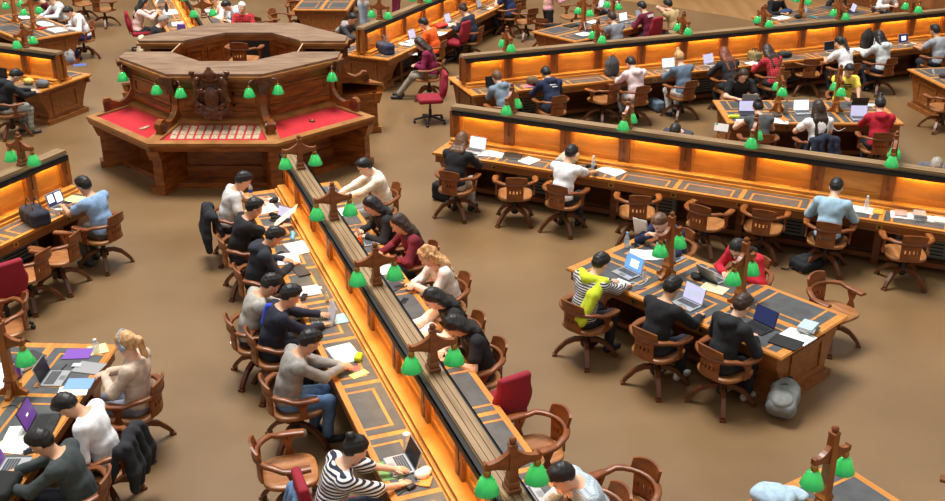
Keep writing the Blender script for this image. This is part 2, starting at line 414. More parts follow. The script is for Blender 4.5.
def long_desk(name, ax, r1, label, lamps, dark=(), lsp=(5.27, 1.985), rb=4.33):
    L = r1 - rb
    t = thing('long_reading_desk', label, 'desk', pol(rb, ax), R(ax))
    bays = [lsp[0] + lsp[1] / 2 * k - rb for k in range(0, int((r1 - lsp[0]) / (lsp[1] / 2)) + 1)]
    x_s = .09                                                       # where the raised screen starts
    edges = [x_s + .02] + bays
    if L - edges[-1] > .5: edges.append(L - .05)
    for s in (1, -1):
        b = MB(); lo, hi = sorted((0, s * .73))
        b.box(0, L, lo, hi, .72, ZT); b.box(-.012, L + .012, lo if s < 0 else .02, hi if s > 0 else -.02, .735, .75)
        b.build('tabletop', 'oak_inlay', t)
        a = MB(); lo, hi = sorted((s * .66, s * .70)); a.box(.04, L - .04, lo, hi, .60, .72); lo, hi = sorted((s * .70, s * .712)); a.box(.04, L - .04, lo, hi, .60, .625)
        a.build('apron', 'oak_desk', t)
        l = MB()
        for x0, x1 in zip(edges[:-1], edges[1:]): inlay_bay(l, x0, x1, s)
        l.build('leather_inlay', ['leather', 'oak_inlay'], t)
        for x in bays:
            q = MB(); lo, hi = sorted((s * .698, s * .708)); q.box(x - .045, x + .045, lo, hi, .63, .70); q.m = 1
            lo, hi = sorted((s * .708, s * .711)); q.box(x - .018, x + .018, lo, hi, .647, .683); q.build('socket_plate', ['brass', 'black_plastic'], t)
        for i, (x0, x1) in enumerate(zip(edges[:-1], edges[1:])):
            off = (s, i) in dark
            g = MB(); lo, hi = sorted((s * .075, s * .1)); g.box(x0 + .15, x1 - .15, lo, hi, 1.275, 1.3); g.build('light_tube', 'tube_dead' if off else 'tube_glow', t)
        h = MB(); lo, hi = sorted((s * .135, s * .15)); h.box(x_s - .01, L, lo, hi, 1.255, 1.335); lo, hi = sorted((s * .045, s * .15)); h.box(x_s - .01, L, lo, hi, 1.315, 1.335)
        h.build('light_hood', 'black_strip', t)
        g = MB()                                                    # mouldings at the foot of the screen
        lo, hi = sorted((s * .05, s * .25)); g.box(x_s - .02, L, lo, hi, ZT, .80); lo, hi = sorted((s * .05, s * .20)); g.box(x_s - .01, L, lo, hi, .80, .845); lo, hi = sorted((s * .05, s * .215)); g.box(x_s - .01, L, lo, hi, .835, .85)
        g.build('ledge', 'oak_panel', t)
        v = MB(); lo, hi = sorted((s * .42, s * .50)); v.box(.4, L - .4, lo, hi, .09, .16); v.build('foot_rail', 'oak_dark', t)
        for i in range(0, len(bays) - 1, 2):
            x = bays[i]; lo, hi = sorted((s * .40, s * .52))
            q = MB(); q.box(x - .05, x + .05, lo, hi, 0, .62); q.prism([(s * .08, .60), (s * .66, .60), (s * .66, .56), (s * .5, .5), (s * .2, .44), (s * .08, .44)], x - .03, x + .03, 'yz'); q.build('leg', 'oak_dark', t)
            e = MB(); lo, hi = sorted((s * .10, s * .28)); e.bbox(x + .22, x + .95, lo, hi, .14, .52, .02)
            e.m = 1
            for k in range(5):
                lo2, hi2 = sorted((s * .28, s * .284)); e.box(x + .28, x + .89, lo2, hi2, .2 + k * .055, .22 + k * .055)
            e.build('air_vent', ['vent_grey', 'black_strip'], t)
    p = MB(); p.box(x_s, L, -.045, .045, .80, 1.335)
    for s in (1, -1):
        for x0, x1 in zip(edges[:-1], edges[1:]):
            lo, hi = sorted((s * .045, s * .062))
            p.box(x0 + .04, x1 - .04, lo, hi, .85, .93); p.box(x0 + .04, x1 - .04, lo, hi, 1.27, 1.30)
            p.box(x0 + .089, x0 + .14, lo, hi, .93, 1.27); p.box(x1 - .14, x1 - .089, lo, hi, .93, 1.27)
        for x in edges:
            p.m = 1
            for dx in (-.055, .055): lo, hi = sorted((s * .045, s * .10)); p.box(x + dx - .034, x + dx + .034, lo, hi, .85, 1.315)
            lo, hi = sorted((s * .045, s * .085)); p.box(x - .021, x + .021, lo, hi, .85, 1.315); lo, hi = sorted((s * .085, s * .11)); p.box(x - .02, x + .02, lo, hi, .93, 1.02); p.m = 0
    p.build('screen_panel', ['oak_panel', 'oak_pilaster'], t)
    c = MB(); c.box(x_s - .06, L + .02, -.095, .095, 1.335, 1.365)
    for y0, y1 in ((-.09, -.035), (-.028, .028), (.035, .09)): c.box(x_s - .05, L + .01, y0, y1, 1.365, ZC)
    c.build('cap_rail', 'oak_cap', t)
    s_ = MB(); s_.box(.3, L - .3, -.04, .04, .02, .72); s_.build('spine_panel', 'oak_dark', t)
    pedestal(t, .1, .55, -1); pedestal(t, L - .55, L - .1, 1)
    DESKS.append((ax, rb, r1))
    for i in range(7):
        x = lsp[0] + lsp[1] * i
        if x < r1 - .15 and i < lamps:
            o = pol(x, ax); o.z = ZC
            lamp(screen_lamp, o, R(ax), '%s green lamp post from the dais on the %s' % (ORD[i], name), 'green lamps on the ' + name)
    return t
AC, AR, AU, AT, AN, AL2, AL1 = -69.55, -24.6, 20.9, 65.2, 110, 155.5, 245.5
long_desk('central long desk', AC, 14.9, 'long double desk with central screen running from the dais towards the viewer', 6)
long_desk('desk with the white card', AR, 14.6, 'long glowing double desk with a small white card on its cap rail', 5, dark=((-1, 6),), lsp=(5.44, 1.99))
long_desk('desk with the standing rucksack', AU, 16.9, 'long glowing double desk with a grey rucksack standing on it', 7, lsp=(5.34, 2.03))
long_desk('desk of the orange T-shirt', AT, 12.6, 'long glowing double desk where the person in orange sits', 4)
long_desk('desk past the dais', AN, 12.6, 'long double desk past the dais with people at both sides', 2)
long_desk('desk of the camouflage trousers', AL2, 9.5, 'short stretch of glowing desk where the reader in camouflage trousers sits', 1)
long_desk('desk with the dark holdall', AL1, 9.5, 'long glowing desk with a dark holdall lying on it', 1, rb=4.48)

# ------------------------------------------------------------------ loose tables between the long desks
def wedge_table(r0, a, label, lname, L=3.15, W=1.44, lamp_pos=(1.05, 2.12), shown=(1, 1), turn=0.):
    ctr = pol(r0 + L / 2, a); a = a + turn; u = Vector((math.cos(R(a)), math.sin(R(a)), 0)); org = ctr - u * (L / 2)
    t = thing('reading_table', label, 'table', org, R(a)); h = W / 2; TABLES.append((org, u, L, h))
    b = MB(); b.box(0, L, -h, h, .72, ZT); b.box(-.012, L + .012, -h - .012, h + .012, .733, .75); b.build('tabletop', 'oak_inlay', t)
    l = MB(); n = 3; w = (L - .14) / n
    for s in (1, -1):
        for i in range(n): inlay_bay(l, .07 + i * w, .07 + (i + 1) * w, s, .05, h - .07, .15)
    l.build('leather_inlay', ['leather', 'oak_inlay'], t)
    for s in (1, -1):
        a_ = MB(); lo, hi = sorted((s * (h - .07), s * (h - .03))); a_.box(.05, L - .05, lo, hi, .60, .72); a_.build('apron', 'oak_desk', t)
        for x in (.07 + w, .07 + 2 * w):
            q = MB(); lo, hi = sorted((s * (h - .03), s * (h - .02))); q.box(x - .045, x + .045, lo, hi, .63, .70); q.m = 1
            lo, hi = sorted((s * (h - .02), s * (h - .017))); q.box(x - .018, x + .018, lo, hi, .647, .683); q.build('socket_plate', ['brass', 'black_plastic'], t)
        v = MB(); lo, hi = sorted((s * .38, s * .46)); v.box(.5, L - .5, lo, hi, .08, .15); v.build('foot_rail', 'oak_dark', t)
        for x, d in ((.56, 1), (L - .56, -1)):                      # arched corners of the knee holes
            q = MB(); pts = [(x, .60), (x, .30)] + [(x + d * (.22 - .22 * math.cos(R(k))), .30 + .28 * math.sin(R(k))) for k in (20, 40, 60, 80)] + [(x + d * .3, .60)]
            lo, hi = sorted((s * (h - .16), s * (h - .1))); q.prism(pts, lo, hi, 'xz'); q.build('knee_bracket', 'oak_desk', t)
    s_ = MB(); s_.box(.4, L - .4, -.03, .03, .02, .72); s_.build('spine_panel', 'oak_dark', t)
    k = h / .73
    pedestal(t, .08, .56, -1, k); pedestal(t, L - .56, L - .08, 1, k)
    for i, x in enumerate(lamp_pos):
        if shown[i]:
            o = org + u * x; o.z = ZT + .0045
            lamp(table_lamp, o, R(a), 'tall green lamp post, %s on the %s' % (('nearer the dais', 'farther from the dais')[i], lname), 'post lamps on the ' + lname)
    return t
Q1 = wedge_table(8.825, -46.8, 'free-standing reading table with the yellow jumper wearer at its corner', 'table of the yellow jumper wearer')
Q2 = wedge_table(8.92, -.9, 'free-standing reading table where the person in a yellow T-shirt sits', 'table of the yellow T-shirt wearer')
Q3 = wedge_table(8.5, 43, 'free-standing reading table where the maroon jersey wearer sits', 'table of the maroon jersey wearer')
Q0 = wedge_table(8.9, -92.5, 'reading table where the person with headphones sits', 'table of the headphone wearer')
Q5 = wedge_table(8.1, 134, 'reading table where two people in white shirts write', 'table of the white shirted writers')
Q4 = wedge_table(8.8, 88, 'free-standing reading table with an empty top, behind the dais', 'empty-topped table behind the dais', shown=(0, 0))
Q6 = wedge_table(13.5, -58.3, 'outer reading table with a pale blue jacket lying on it', 'table with the pale blue jacket', lamp_pos=(.45, 2.2), shown=(1, 0))
Q7 = wedge_table(13.8, 9.0, 'outer reading table with a white card standing on its corner', 'table with the standing card', shown=(0, 0))
Q8 = wedge_table(13.9, 32, 'cluttered outer reading table seen over the desk with the rucksack', 'cluttered outer table', lamp_pos=(1.0, 2.3), shown=(1, 1))

# ------------------------------------------------------------------ octagonal dais
TN = math.tan(PI / 8)
def sector(mb, th, a0, a1, z0, z1, z0o=None, z1o=None, m=0., half=None):
    """ring segment of one octagon face between two apothems, mitred (m pulls the ends in)"""
    z0o = z0 if z0o is None else z0o; z1o = z1 if z1o is None else z1o
    c, s = math.cos(th), math.sin(th)
    def P(a, w, z): return (c * a - s * w, s * a + c * w, z)
    h0, h1 = (a0 * TN - m, a1 * TN - m) if half is None else half
    v = [P(a0, -h0, z0), P(a1, -h1, z0o), P(a1, h1, z0o), P(a0, h0, z0), P(a0, -h0, z1), P(a1, -h1, z1o), P(a1, h1, z1o), P(a0, h0, z1)]
    mb.add(v, [(0, 3, 2, 1), (4, 5, 6, 7), (0, 1, 5, 4), (1, 2, 6, 5), (2, 3, 7, 6), (3, 0, 4, 7)])
def half_ring(a, ysign, yend):
    h = a * TN; pts = [(a, yend), (a, h), (h, a), (-h, a), (-a, h), (-a, yend)]
    return [(x, ysign * y) for x, y in pts]
def ring_prism(mb, ai, ao, ys, yend, z0, z1):
    o, i = half_ring(ao, ys, yend), half_ring(ai, ys, min(yend, ai * TN - .01))
    for k in range(5):
        q = [o[k], o[k + 1], i[k + 1], i[k]]
        mb.prism(q, z0, z1)
def dais_half(base, label):
    ys = -1 if base < 0 else 1
    t = thing('octagonal_dais_desk', label, 'desk', (CX, CY, 0)); t.scale = (.935, .935, 1)
    faces = [R(base - 45), R(base), R(base + 45)]
    top = MB(); ring_prism(top, 1.15, 2.06, ys, .44, 1.905, 1.95); top.m = 1; ring_prism(top, 1.17, 2.10, ys, .40, 1.86, 1.905); ring_prism(top, 1.2, 2.03, ys, .43, 1.80, 1.86)
    top.build('cap_top', ['dais_top', 'dais_edge'], t)
    w = MB(); ring_prism(w, 1.84, 1.92, ys, .44, .0, 1.80)
    for th in faces:
        for z0, z1, d in ((1.22, 1.28, .06), (1.62, 1.66, .03), (1.28, 1.32, .03)): sector(w, th, 1.92, 1.92 + d, z0, z1, m=.14)
        for z0, z1 in ((1.36, 1.40), (1.56, 1.60)): sector(w, th, 1.92, 1.94, z0, z1, m=.22)
        for sg in (-1, 1):
            c, s = math.cos(th), math.sin(th)
            for wy in (.66, .3 if th == R(base) and base < 0 else .64):
                a, b = sg * wy, sg * (wy - .05); q = [(c * 1.92 - s * a, s * 1.92 + c * a), (c * 1.94 - s * a, s * 1.94 + c * a), (c * 1.94 - s * b, s * 1.94 + c * b), (c * 1.92 - s * b, s * 1.92 + c * b)]
                w.prism(q, 1.36, 1.60)
    w.build('back_panel', 'dais_wood', t)
    n = MB(); ring_prism(n, 1.2, 1.26, ys, .44, .0, 1.80)
    for th in faces:
        for sg in (-1, 1):
            c, s = math.cos(th), math.sin(th)
            for a, b, z0, z1 in ((.05, .10, 1.2, 1.74), (.38, .43, 1.2, 1.74), (.10, .38, 1.69, 1.74), (.10, .38, 1.2, 1.26)):
                a_, b_ = sg * a, sg * b; q = [(c * 1.18 - s * a_, s * 1.18 + c * a_), (c * 1.2 - s * a_, s * 1.2 + c * a_), (c * 1.2 - s * b_, s * 1.2 + c * b_), (c * 1.18 - s * b_, s * 1.18 + c * b_)]
                n.prism(q, z0, z1)
    n.build('inner_panel', 'dais_wood', t)
    if ys > 0:
        k = MB(); k.box(-.40, .40, 1.16, 1.21, 1.17, 1.78); k.build('knee_hole_shade', 'black_strip', t); k = MB(); k.prism([(1.19 * x, 1.19 * y) for x, y in ((1, TN), (TN, 1), (-TN, 1), (-1, TN), (-1, -TN), (-TN, -1), (TN, -1), (1, -TN))], 1.0, 1.15); k.build('raised_floor', 'dais_wood', t)  # black slab painted in for the shade inside the desk's knee opening
    za = lambda a: .95 + (2.75 - a) * .2
    cs = MB()
    for th in faces:
        sector(cs, th, 2.63, 2.75, za(2.63) - .05, za(2.63), za(2.75) - .05, za(2.75)); sector(cs, th, 1.92, 2.03, za(1.92) - .05, za(1.92) + .03, za(2.03) - .05, za(2.03) + .03)
        c, s = math.cos(th), math.sin(th)
        for sg in (-1, 1):
            P = lambda a, q, z: (c * a - s * sg * (a * TN - q), s * a + c * sg * (a * TN - q), z)
            cs.add([P(2.03, 0, za(2.03)), P(2.63, 0, za(2.63)), P(2.63, .13, za(2.63)), P(2.03, .13, za(2.03)), P(2.03, 0, za(2.03) - .05), P(2.63, 0, za(2.63) - .05), P(2.63, .13, za(2.63) - .05), P(2.03, .13, za(2.03) - .05)],
                   [(0, 1, 2, 3), (4, 7, 6, 5), (0, 4, 5, 1), (1, 5, 6, 2), (2, 6, 7, 3), (3, 7, 4, 0)])
    cs.build('case_frame', 'dais_edge', t)
    ap = MB()
    for th in faces:
        sector(ap, th, 2.60, 2.71, .80, .90); sector(ap, th, 1.92, 2.65, .78, .82); sector(ap, th, 1.95, 2.3, 0, .10); sector(ap, th, 1.92, 1.98, .1, .3); sector(ap, th, 1.92, 1.96, .7, .8)
        sector(ap, th, 2.7, 2.73, .84, .9)
    ap.build('case_body', 'dais_wood', t)
    for i, th in enumerate(faces):
        l = MB(); sector(l, th, 2.03, 2.63, za(2.03) - .05, za(2.03) - .04, za(2.63) - .05, za(2.63) - .04, m=.1); l.build('red_lining', 'red_lining', t)
        g = MB(); sector(g, th, 2.03, 2.63, za(2.03) - .006, za(2.03) - .003, za(2.63) - .006, za(2.63) - .003, m=.12); g.build('glass_lid', 'case_glass', t)
    # piers under the corners, scrolled consoles above them
    for k in range(4):
        ang = R(base - 67.5 + 45 * k); end = k in (0, 3)
        p = MB(); p.T = Matrix.Rotation(ang, 4, 'Z')
        p.box(2.02, 2.78, -.10, .10, .10, .80); p.box(2.0, 2.84, -.14, .14, 0, .12); p.prism([(2.7, .6), (2.82, .6), (2.89, .80), (2.7, .80)], -.13, .13, 'xz')
        for sg in (-1, 1):
            for x0, x1, z0, z1 in ((2.12, 2.7, .2, .25), (2.12, 2.7, .62, .67), (2.12, 2.17, .25, .62), (2.65, 2.7, .25, .62)):
                lo, hi = sorted((sg * .10, sg * .115)); p.box(x0, x1, lo, hi, z0, z1)
        p.build('corner_pier', 'dais_wood', t)
        b = MB(); b.T = Matrix.Rotation(ang, 4, 'Z')
        out = [(2.02, 1.86), (2.22, 1.86), (2.20, 1.74), (2.12, 1.66), (2.09, 1.5)]
        out += [(2.09 + .33 * (1 - math.cos(R(a))), 1.44 - .29 * math.sin(R(a))) for a in (15, 35, 55, 75)]
        out += [(2.46, 1.20), (2.52, 1.25), (2.60, 1.24), (2.645, 1.18), (2.63, 1.08), (2.63, 1.02), (2.02, 1.06)]
        b.prism(out, -.06, .06, 'xz'); b.m = 1
        b.box(2.0, 2.29, -.14, .14, 1.82, 1.90); b.box(2.02, 2.25, -.11, .11, 1.74, 1.82); b.box(2.02, 2.20, -.08, .08, 1.58, 1.74)
        for sg in (-1, 1):
            b.T = Matrix.Rotation(ang, 4, 'Z') @ Matrix.Translation((2.555, sg * .06, 1.13)) @ Matrix.Rotation(PI / 2, 4, 'X'); b.lathe([(.075, -.03), (.075, .03)], 14); b.lathe([(.035, -.04), (.035, .04)], 10)
        b.build('scroll_console', ['dais_wood', 'carved'], t)
    return t
dais_front = dais_half(-90, 'front half of the carved octagonal desk, with sloping glazed cases and a crest')
dais_rear = dais_half(90, 'rear half of the octagonal desk, with panelled doors facing inward')
for sx, w in ((-1, 'beside the grey-haired reader'), (1, 'nearest the navy handbag')):
    g = MB(); g.box(-.012, .012, -.375, .375, 1.2, 1.90); g.m = 1; g.box(-.009, .009, -.375, .375, 1.90, 1.912)
    o = g.build('wicket_gate', ['dais_wood', 'card_cream']); o.location = (CX + sx * 1.14, CY, 0)
    g.V = None; tag(o, 'thin wooden gate with pale top edge closing the dais opening ' + w, 'gate', 'dais gates')
# rows of cards in the front case, other displays in the side cases
za = lambda a: .95 + (2.75 - a) * .2
k = MB()
for i in range(11):
    for j in range(3):
        x = -.80 + i * .147; a0 = 2.07 + j * .155
        k.add([(xx, -aa, za(aa) - dz) for dz in (.038, .03) for aa, xx in ((a0, x), (a0 + .14, x), (a0 + .14, x + .11), (a0, x + .11))], [(0, 1, 2, 3), (4, 7, 6, 5), (0, 4, 5, 1), (1, 5, 6, 2), (2, 6, 7, 3), (3, 7, 4, 0)])
k.build('display_card', 'card_cream', dais_front)['kind'] = 'stuff'
k = MB(); k.T = Matrix.Translation((-1.42, -1.94, za(2.45) + .02)) @ Matrix.Rotation(R(-12), 4, 'Y'); k.lathe([(.09, -.05), (.1, -.045), (.1, -.04), (.0, -.038)], 18); k.build('medallion', 'card_cream', dais_front)
k = MB(); k.T = Matrix.Translation((1.62, -1.62, za(2.3) + .03)); k.lathe([(.04, -.06), (.06, -.05), (.0, -.04)], 12); k.build('medallion', 'brass', dais_front)
# carved crest: crowned shield with two supporters and scrolls
cr = SDF(.03)
cr.rbox((0, 0, .42), (.3, .015, .34), .01)
cr.ell((0, -.06, .36), (.15, .06, .2)); cr.ell((0, -.09, .36), (.09, .05, .13)); cr.ell((0, -.06, .76), (.10, .07, .09)); cr.ell((0, -.05, .66), (.13, .06, .035))
cr.ell((0, -.06, .86), (.03, .03, .04)); cr.cap((-.09, -.06, .72), (0, -.07, .86), .02); cr.cap((.09, -.06, .72), (0, -.07, .86), .02)
for s in (-1, 1):
    cr.chain([(s * .28, -.06, .16), (s * .3, -.07, .3), (s * .24, -.08, .46), (s * .27, -.08, .6), (s * .22, -.09, .68)], [.035, .05, .05, .045, .05])
    cr.chain([(s * .24, -.08, .45), (s * .16, -.1, .5), (s * .12, -.09, .46)], [.03, .025, .02]); cr.chain([(s * .28, -.07, .28), (s * .18, -.1, .24), (s * .12, -.09, .2)], [.035, .025, .02])
    cr.chain([(s * .3, -.05, .7), (s * .33, -.05, .78), (s * .27, -.06, .8)], [.025, .03, .02])
    cr.chain([(0, -.06, .1), (s * .12, -.07, .08), (s * .24, -.06, .14), (s * .33, -.05, .1)], [.04, .045, .04, .025])
    cr.ell((s * .1, -.06, .02), (.07, .05, .05))
cr.ell((0, -.07, .05), (.07, .06, .07)); cr.chain([(-.2, -.08, .2), (0, -.1, .14), (.2, -.08, .2)], [.022, .028, .022])
V, F = cr.mesh(.016)
o = mesh_obj('carved_crest', V, F, 'carved', None, dais_front, True); o.location = (-.06, -2.14, 1.22)
# bracket lamps on the console heads
def make_bracket_lamp():
    t = thing('bracket_lamp', '', 'lamp')
    b = MB(); b.tube([(0, 0, .02), (.07, 0, .05), (.12, 0, .03), (.13, 0, -.03)], .016, 8); b.lathe([(.04, -.02), (.045, 0), (.02, .05)], 10, (0, 0, 0)); b.build('bracket', 'carved', t)
    for ch in [0]:
        q = MB(); q.lathe([(.012, 0), (.028, -.015), (.03, -.04), (.034, -.06)], 10, (.13, 0, -.02)); q.build('shade_holder', 'brass', t)
        s = MB(); s.lathe([(.03, -.06), (.045, -.066), (.062, -.095), (.082, -.145), (.102, -.195), (.104, -.21), (.098, -.208), (.078, -.15), (.056, -.1), (.03, -.072)], 18, (.13, 0, 0), caps=False); s.build('lamp_shade', 'green_shade', t)
        q = MB(); q.ball((.13, 0, -.13), .026, 8); q.build('bulb', 'bulb', t)
    return t
bl = make_bracket_lamp(); first = True
spots = [(-157.5, 1, 'end nearest the camouflage trousers'), (-112.5, -1, 'corner, over the short red-lined case'), (-112.5, 1, 'corner, at the medallion end of the card case'),
         (-67.5, -1, 'corner, over the far end of the card case'), (-67.5, 1, 'corner, over the unbroken red-lined case'), (-22.5, -1, 'end nearest the free red swivel chair')]
for a, sg, w in spots:
    ca, sa = math.cos(R(a)), math.sin(R(a)); rho = 2.19 * .935
    loc = Vector((CX + rho * ca - sg * .12 * sa, CY + rho * sa + sg * .12 * ca, 1.80)); rz = R(a) + sg * PI / 2 * .8
    if first: bl.location = loc; bl.rotation_euler = (0, 0, rz); tag(bl, 'green bracket lamp on the dais ' + w, None, 'bracket lamps on the dais'); first = False
    else: copy_tree(bl, loc, rz, 'green bracket lamp on the dais ' + w, 'bracket lamps on the dais')

# ------------------------------------------------------------------ light: daylight from the dome overhead
wd = bpy.data.worlds.new('dome_daylight'); SC.world = wd; wd.use_nodes = True; nt = wd.node_tree; bg = nt.nodes['Background']
tc = nt.nodes.new('ShaderNodeTexCoord'); sx = nt.nodes.new('ShaderNodeSeparateXYZ'); rp = nt.nodes.new('ShaderNodeValToRGB')
nt.links.new(tc.outputs['Generated'], sx.inputs[0]); nt.links.new(sx.outputs['Z'], rp.inputs[0]); nt.links.new(rp.outputs[0], bg.inputs[0])
e = rp.color_ramp.elements; e[0].position = 0.; e[0].color = (.42, .36, .29, 1); e[1].position = .75; e[1].color = (1, .99, .97, 1)
k = rp.color_ramp.elements.new(.3); k.color = (.62, .58, .52, 1)
bg.inputs[1].default_value = .68
ld = bpy.data.lights.new('dome_skylight', 'AREA'); ld.shape = 'DISK'; ld.size = 13; ld.energy = 15500; ld.color = (1, .985, .96)
lo_ = bpy.data.objects.new('dome_skylight', ld); COL.objects.link(lo_); lo_.location = (CX, CY, 31)
SC.cycles.use_denoising = True
# ------------------------------------------------------------------ chairs (they face +x)
def arc_pts(r, a0, a1, n, z, sx=1., sy=1.): return [(r * sx * math.cos(R(a0 + (a1 - a0) * k / n)), r * sy * math.sin(R(a0 + (a1 - a0) * k / n)), z) for k in range(n + 1)]
def make_wood_chair():
    t = thing('swivel_armchair', '', 'chair')
    s = MB()                                                        # saddle seat
    def out(k, sc): 
        a = 2 * PI * k / 28; c, q = math.cos(a), math.sin(a); e = .62
        return (.245 * sc * math.copysign(abs(c) ** e, c) + .01, .25 * sc * math.copysign(abs(q) ** e, q) * (1 + .06 * c))
    s.loft([[(*out(k, sc), z) for k in range(28)] for sc, z in ((.9, .415), (1, .425), (1, .455), (.97, .465), (.7, .458), (.35, .45), (.05, .45))], smooth=True)
    s.build('seat', 'chair_seat', t)
    a = MB()                                                        # bentwood arm rail, flat paddles at the tips
    path = [(.16, -.285)] + [(.27 * math.cos(R(d)) - .02, .285 * math.sin(R(d))) for d in range(-95, -271, -16)][0:] + [(.16, .285)]
    path = [(.17, -.28), (.07, -.29), (-.03, -.285)] + [(.255 * math.cos(R(d)) - .02, .28 * math.sin(R(d))) for d in range(-100, -261, -16)] + [(-.03, .285), (.07, .29), (.17, .28)]
    rings = []
    for i, (x, y) in enumerate(path):
        p, q = path[max(i - 1, 0)], path[min(i + 1, len(path) - 1)]; tx, ty = q[0] - p[0], q[1] - p[1]; L = math.hypot(tx, ty); nx, ny = ty / L, -tx / L
        e = min(i, len(path) - 1 - i); w = (.042, .046, .036)[e] if e < 3 else .03; z = .672 + (.03 if 3 < i < len(path) - 4 else .0)
        rings.append([(x + nx * w, y + ny * w, z - .018), (x - nx * w, y - ny * w, z - .018), (x - nx * w, y - ny * w, z + .008), (x - nx * w * .6, y - ny * w * .6, z + .018), (x + nx * w * .6, y + ny * w * .6, z + .018), (x + nx * w, y + ny * w, z + .008)])
    a.loft(rings, smooth=True); a.build('arm_rail', 'chair_wood', t)
    c = MB(); rings = []                                            # crest board
    for d in range(-142, -219, -11):
        r0 = .262; ca, sa = math.cos(R(d)), math.sin(R(d)); e = abs(d + 180) / 38; zt = .845 - .035 * e ** 2; k = .012
        rings.append([((r0 - k) * ca - .02, (r0 - k) * sa * 1.05, .70), ((r0 + k) * ca - .02, (r0 + k) * sa * 1.05, .70), ((r0 + k) * ca - .05, (r0 + k) * sa * 1.05, zt), ((r0 - k) * ca - .05, (r0 - k) * sa * 1.05, zt)])
    c.loft(rings); c.build('backrest', 'chair_wood', t)
    p = MB()                                                        # splat with a row of slots
    def sp(y0, y1, z0, z1):
        q = lambda y, z: -.02 - math.sqrt(max(.25 ** 2 - y * y, 0)) * .98
        ys = [y0 + (y1 - y0) * i / 4 for i in range(5)]
        p.loft([[(q(y, 0) - .008, y, z0), (q(y, 0) + .012, y, z0), (q(y, 0) + .012, y, z1), (q(y, 0) - .008, y, z1)] for y in ys])
    sp(-.12, .12, .45, .555); sp(-.12, .12, .605, .69)
    for y in (-.12, -.07, -.02, .03, .08): sp(y, y + (.04 if y in (-.12, .08) else .028), .555, .605)
    p.build('back_splat', 'chair_wood', t)
    for sg in (-1, 1):
        b = MB(); y0, y1 = sorted((sg * .262, sg * .284))
        b.prism([(-.02, .45), (.08, .45), (.045, .53), (.09, .665), (.045, .665), (.028, .60), (.0, .665), (-.05, .665), (.005, .53)], y0, y1, 'xz'); b.build('arm_support', 'chair_wood', t)
    k = MB(); k.lathe([(.11, .415), (.11, .40), (.045, .385), (.03, .37), (.03, .27), (.055, .25), (.06, .17), (.04, .14)], 12); k.build('swivel_column', 'black_metal', t)
    for i in range(4):
        b = MB(); b.T = Matrix.Rotation(PI / 4 + i * PI / 2, 4, 'Z')
        pr = [(.03, .24), (.12, .235), (.21, .19), (.29, .10), (.335, .03)]; rings = []
        for x, z in pr: rings.append([(x, -.026, z - .026), (x, .026, z - .026), (x + .012, .022, z + .026), (x + .012, -.022, z + .026)])
        b.loft(rings, smooth=False); b.box(.315, .365, -.03, .03, 0, .03); b.build('leg', 'chair_leg', t)
    for o in t.children: o.scale = (1.1, 1.1, 1.03)
    return t
def make_red_chair():
    t = thing('office_chair', '', 'chair')
    soft('seat', SDF(.03).rbox((0, 0, .47), (.19, .19, .015), .035).ell((.18, 0, .455), (.06, .2, .035)), .02, 'red_fabric', t)
    s = SDF(.04); s.chain([(-.24, 0, .56), (-.27, 0, .7), (-.27, 0, .84)], [.03, .03, .03])
    s = SDF(.05).ell((-.26, 0, .70), (.06, .23, .2), rot_y(R(-8))).rbox((-.265, 0, .76), (.012, .15, .19), .03, rot_y(R(-8)))
    soft('backrest', s, .02, 'red_fabric', t)
    b = MB(); b.tube([(-.05, 0, .42), (-.2, 0, .42), (-.27, 0, .48), (-.285, 0, .62)], 0, 8, flat=(.03, .01)); b.build('back_bracket', 'black_plastic', t)
    b = MB(); b.box(-.12, .12, -.09, .09, .405, .43); b.lathe([(.022, .1), (.03, .12), (.03, .26), (.02, .27), (.02, .41)], 12); b.build('gas_column', 'black_metal', t)
    for i in range(5):
        b = MB(); b.T = Matrix.Rotation(i * 2 * PI / 5, 4, 'Z'); b.loft([[(x, -w, z - .016), (x, w, z - .016), (x, w * .7, z + .014), (x, -w * .7, z + .014)] for x, w, z in ((.0, .03, .125), (.15, .026, .11), (.31, .02, .075))])
        l = b.build('base_leg', 'black_plastic', t)
        c = MB(); c.T = b.T @ Matrix.Translation((.30, 0, .027)) @ Matrix.Rotation(PI / 2, 4, 'X'); c.lathe([(.02, -.024), (.027, -.018), (.027, .018), (.02, .024)], 12); c.build('caster', 'black_plastic', l)
    for o in t.children: o.scale = (1.08, 1.08, 1.06)
    return t
PROTO = {'wood': make_wood_chair(), 'red': make_red_chair()}
def chair(kind, loc, yaw, label, group=None):
    p = PROTO[kind]
    if kind in used: return copy_tree(p, loc, yaw, label, group)
    used.add(kind); p.location = loc; p.rotation_euler = (0, 0, yaw); return tag(p, label, None, group)
def free_chair(px, py, yaw, label, kind='wood', group='empty wooden swivel armchairs'):
    q = at(px, py, .45); q.z = 0
    return chair(kind, q, R(yaw), label, group if kind == 'wood' else 'red office chairs')

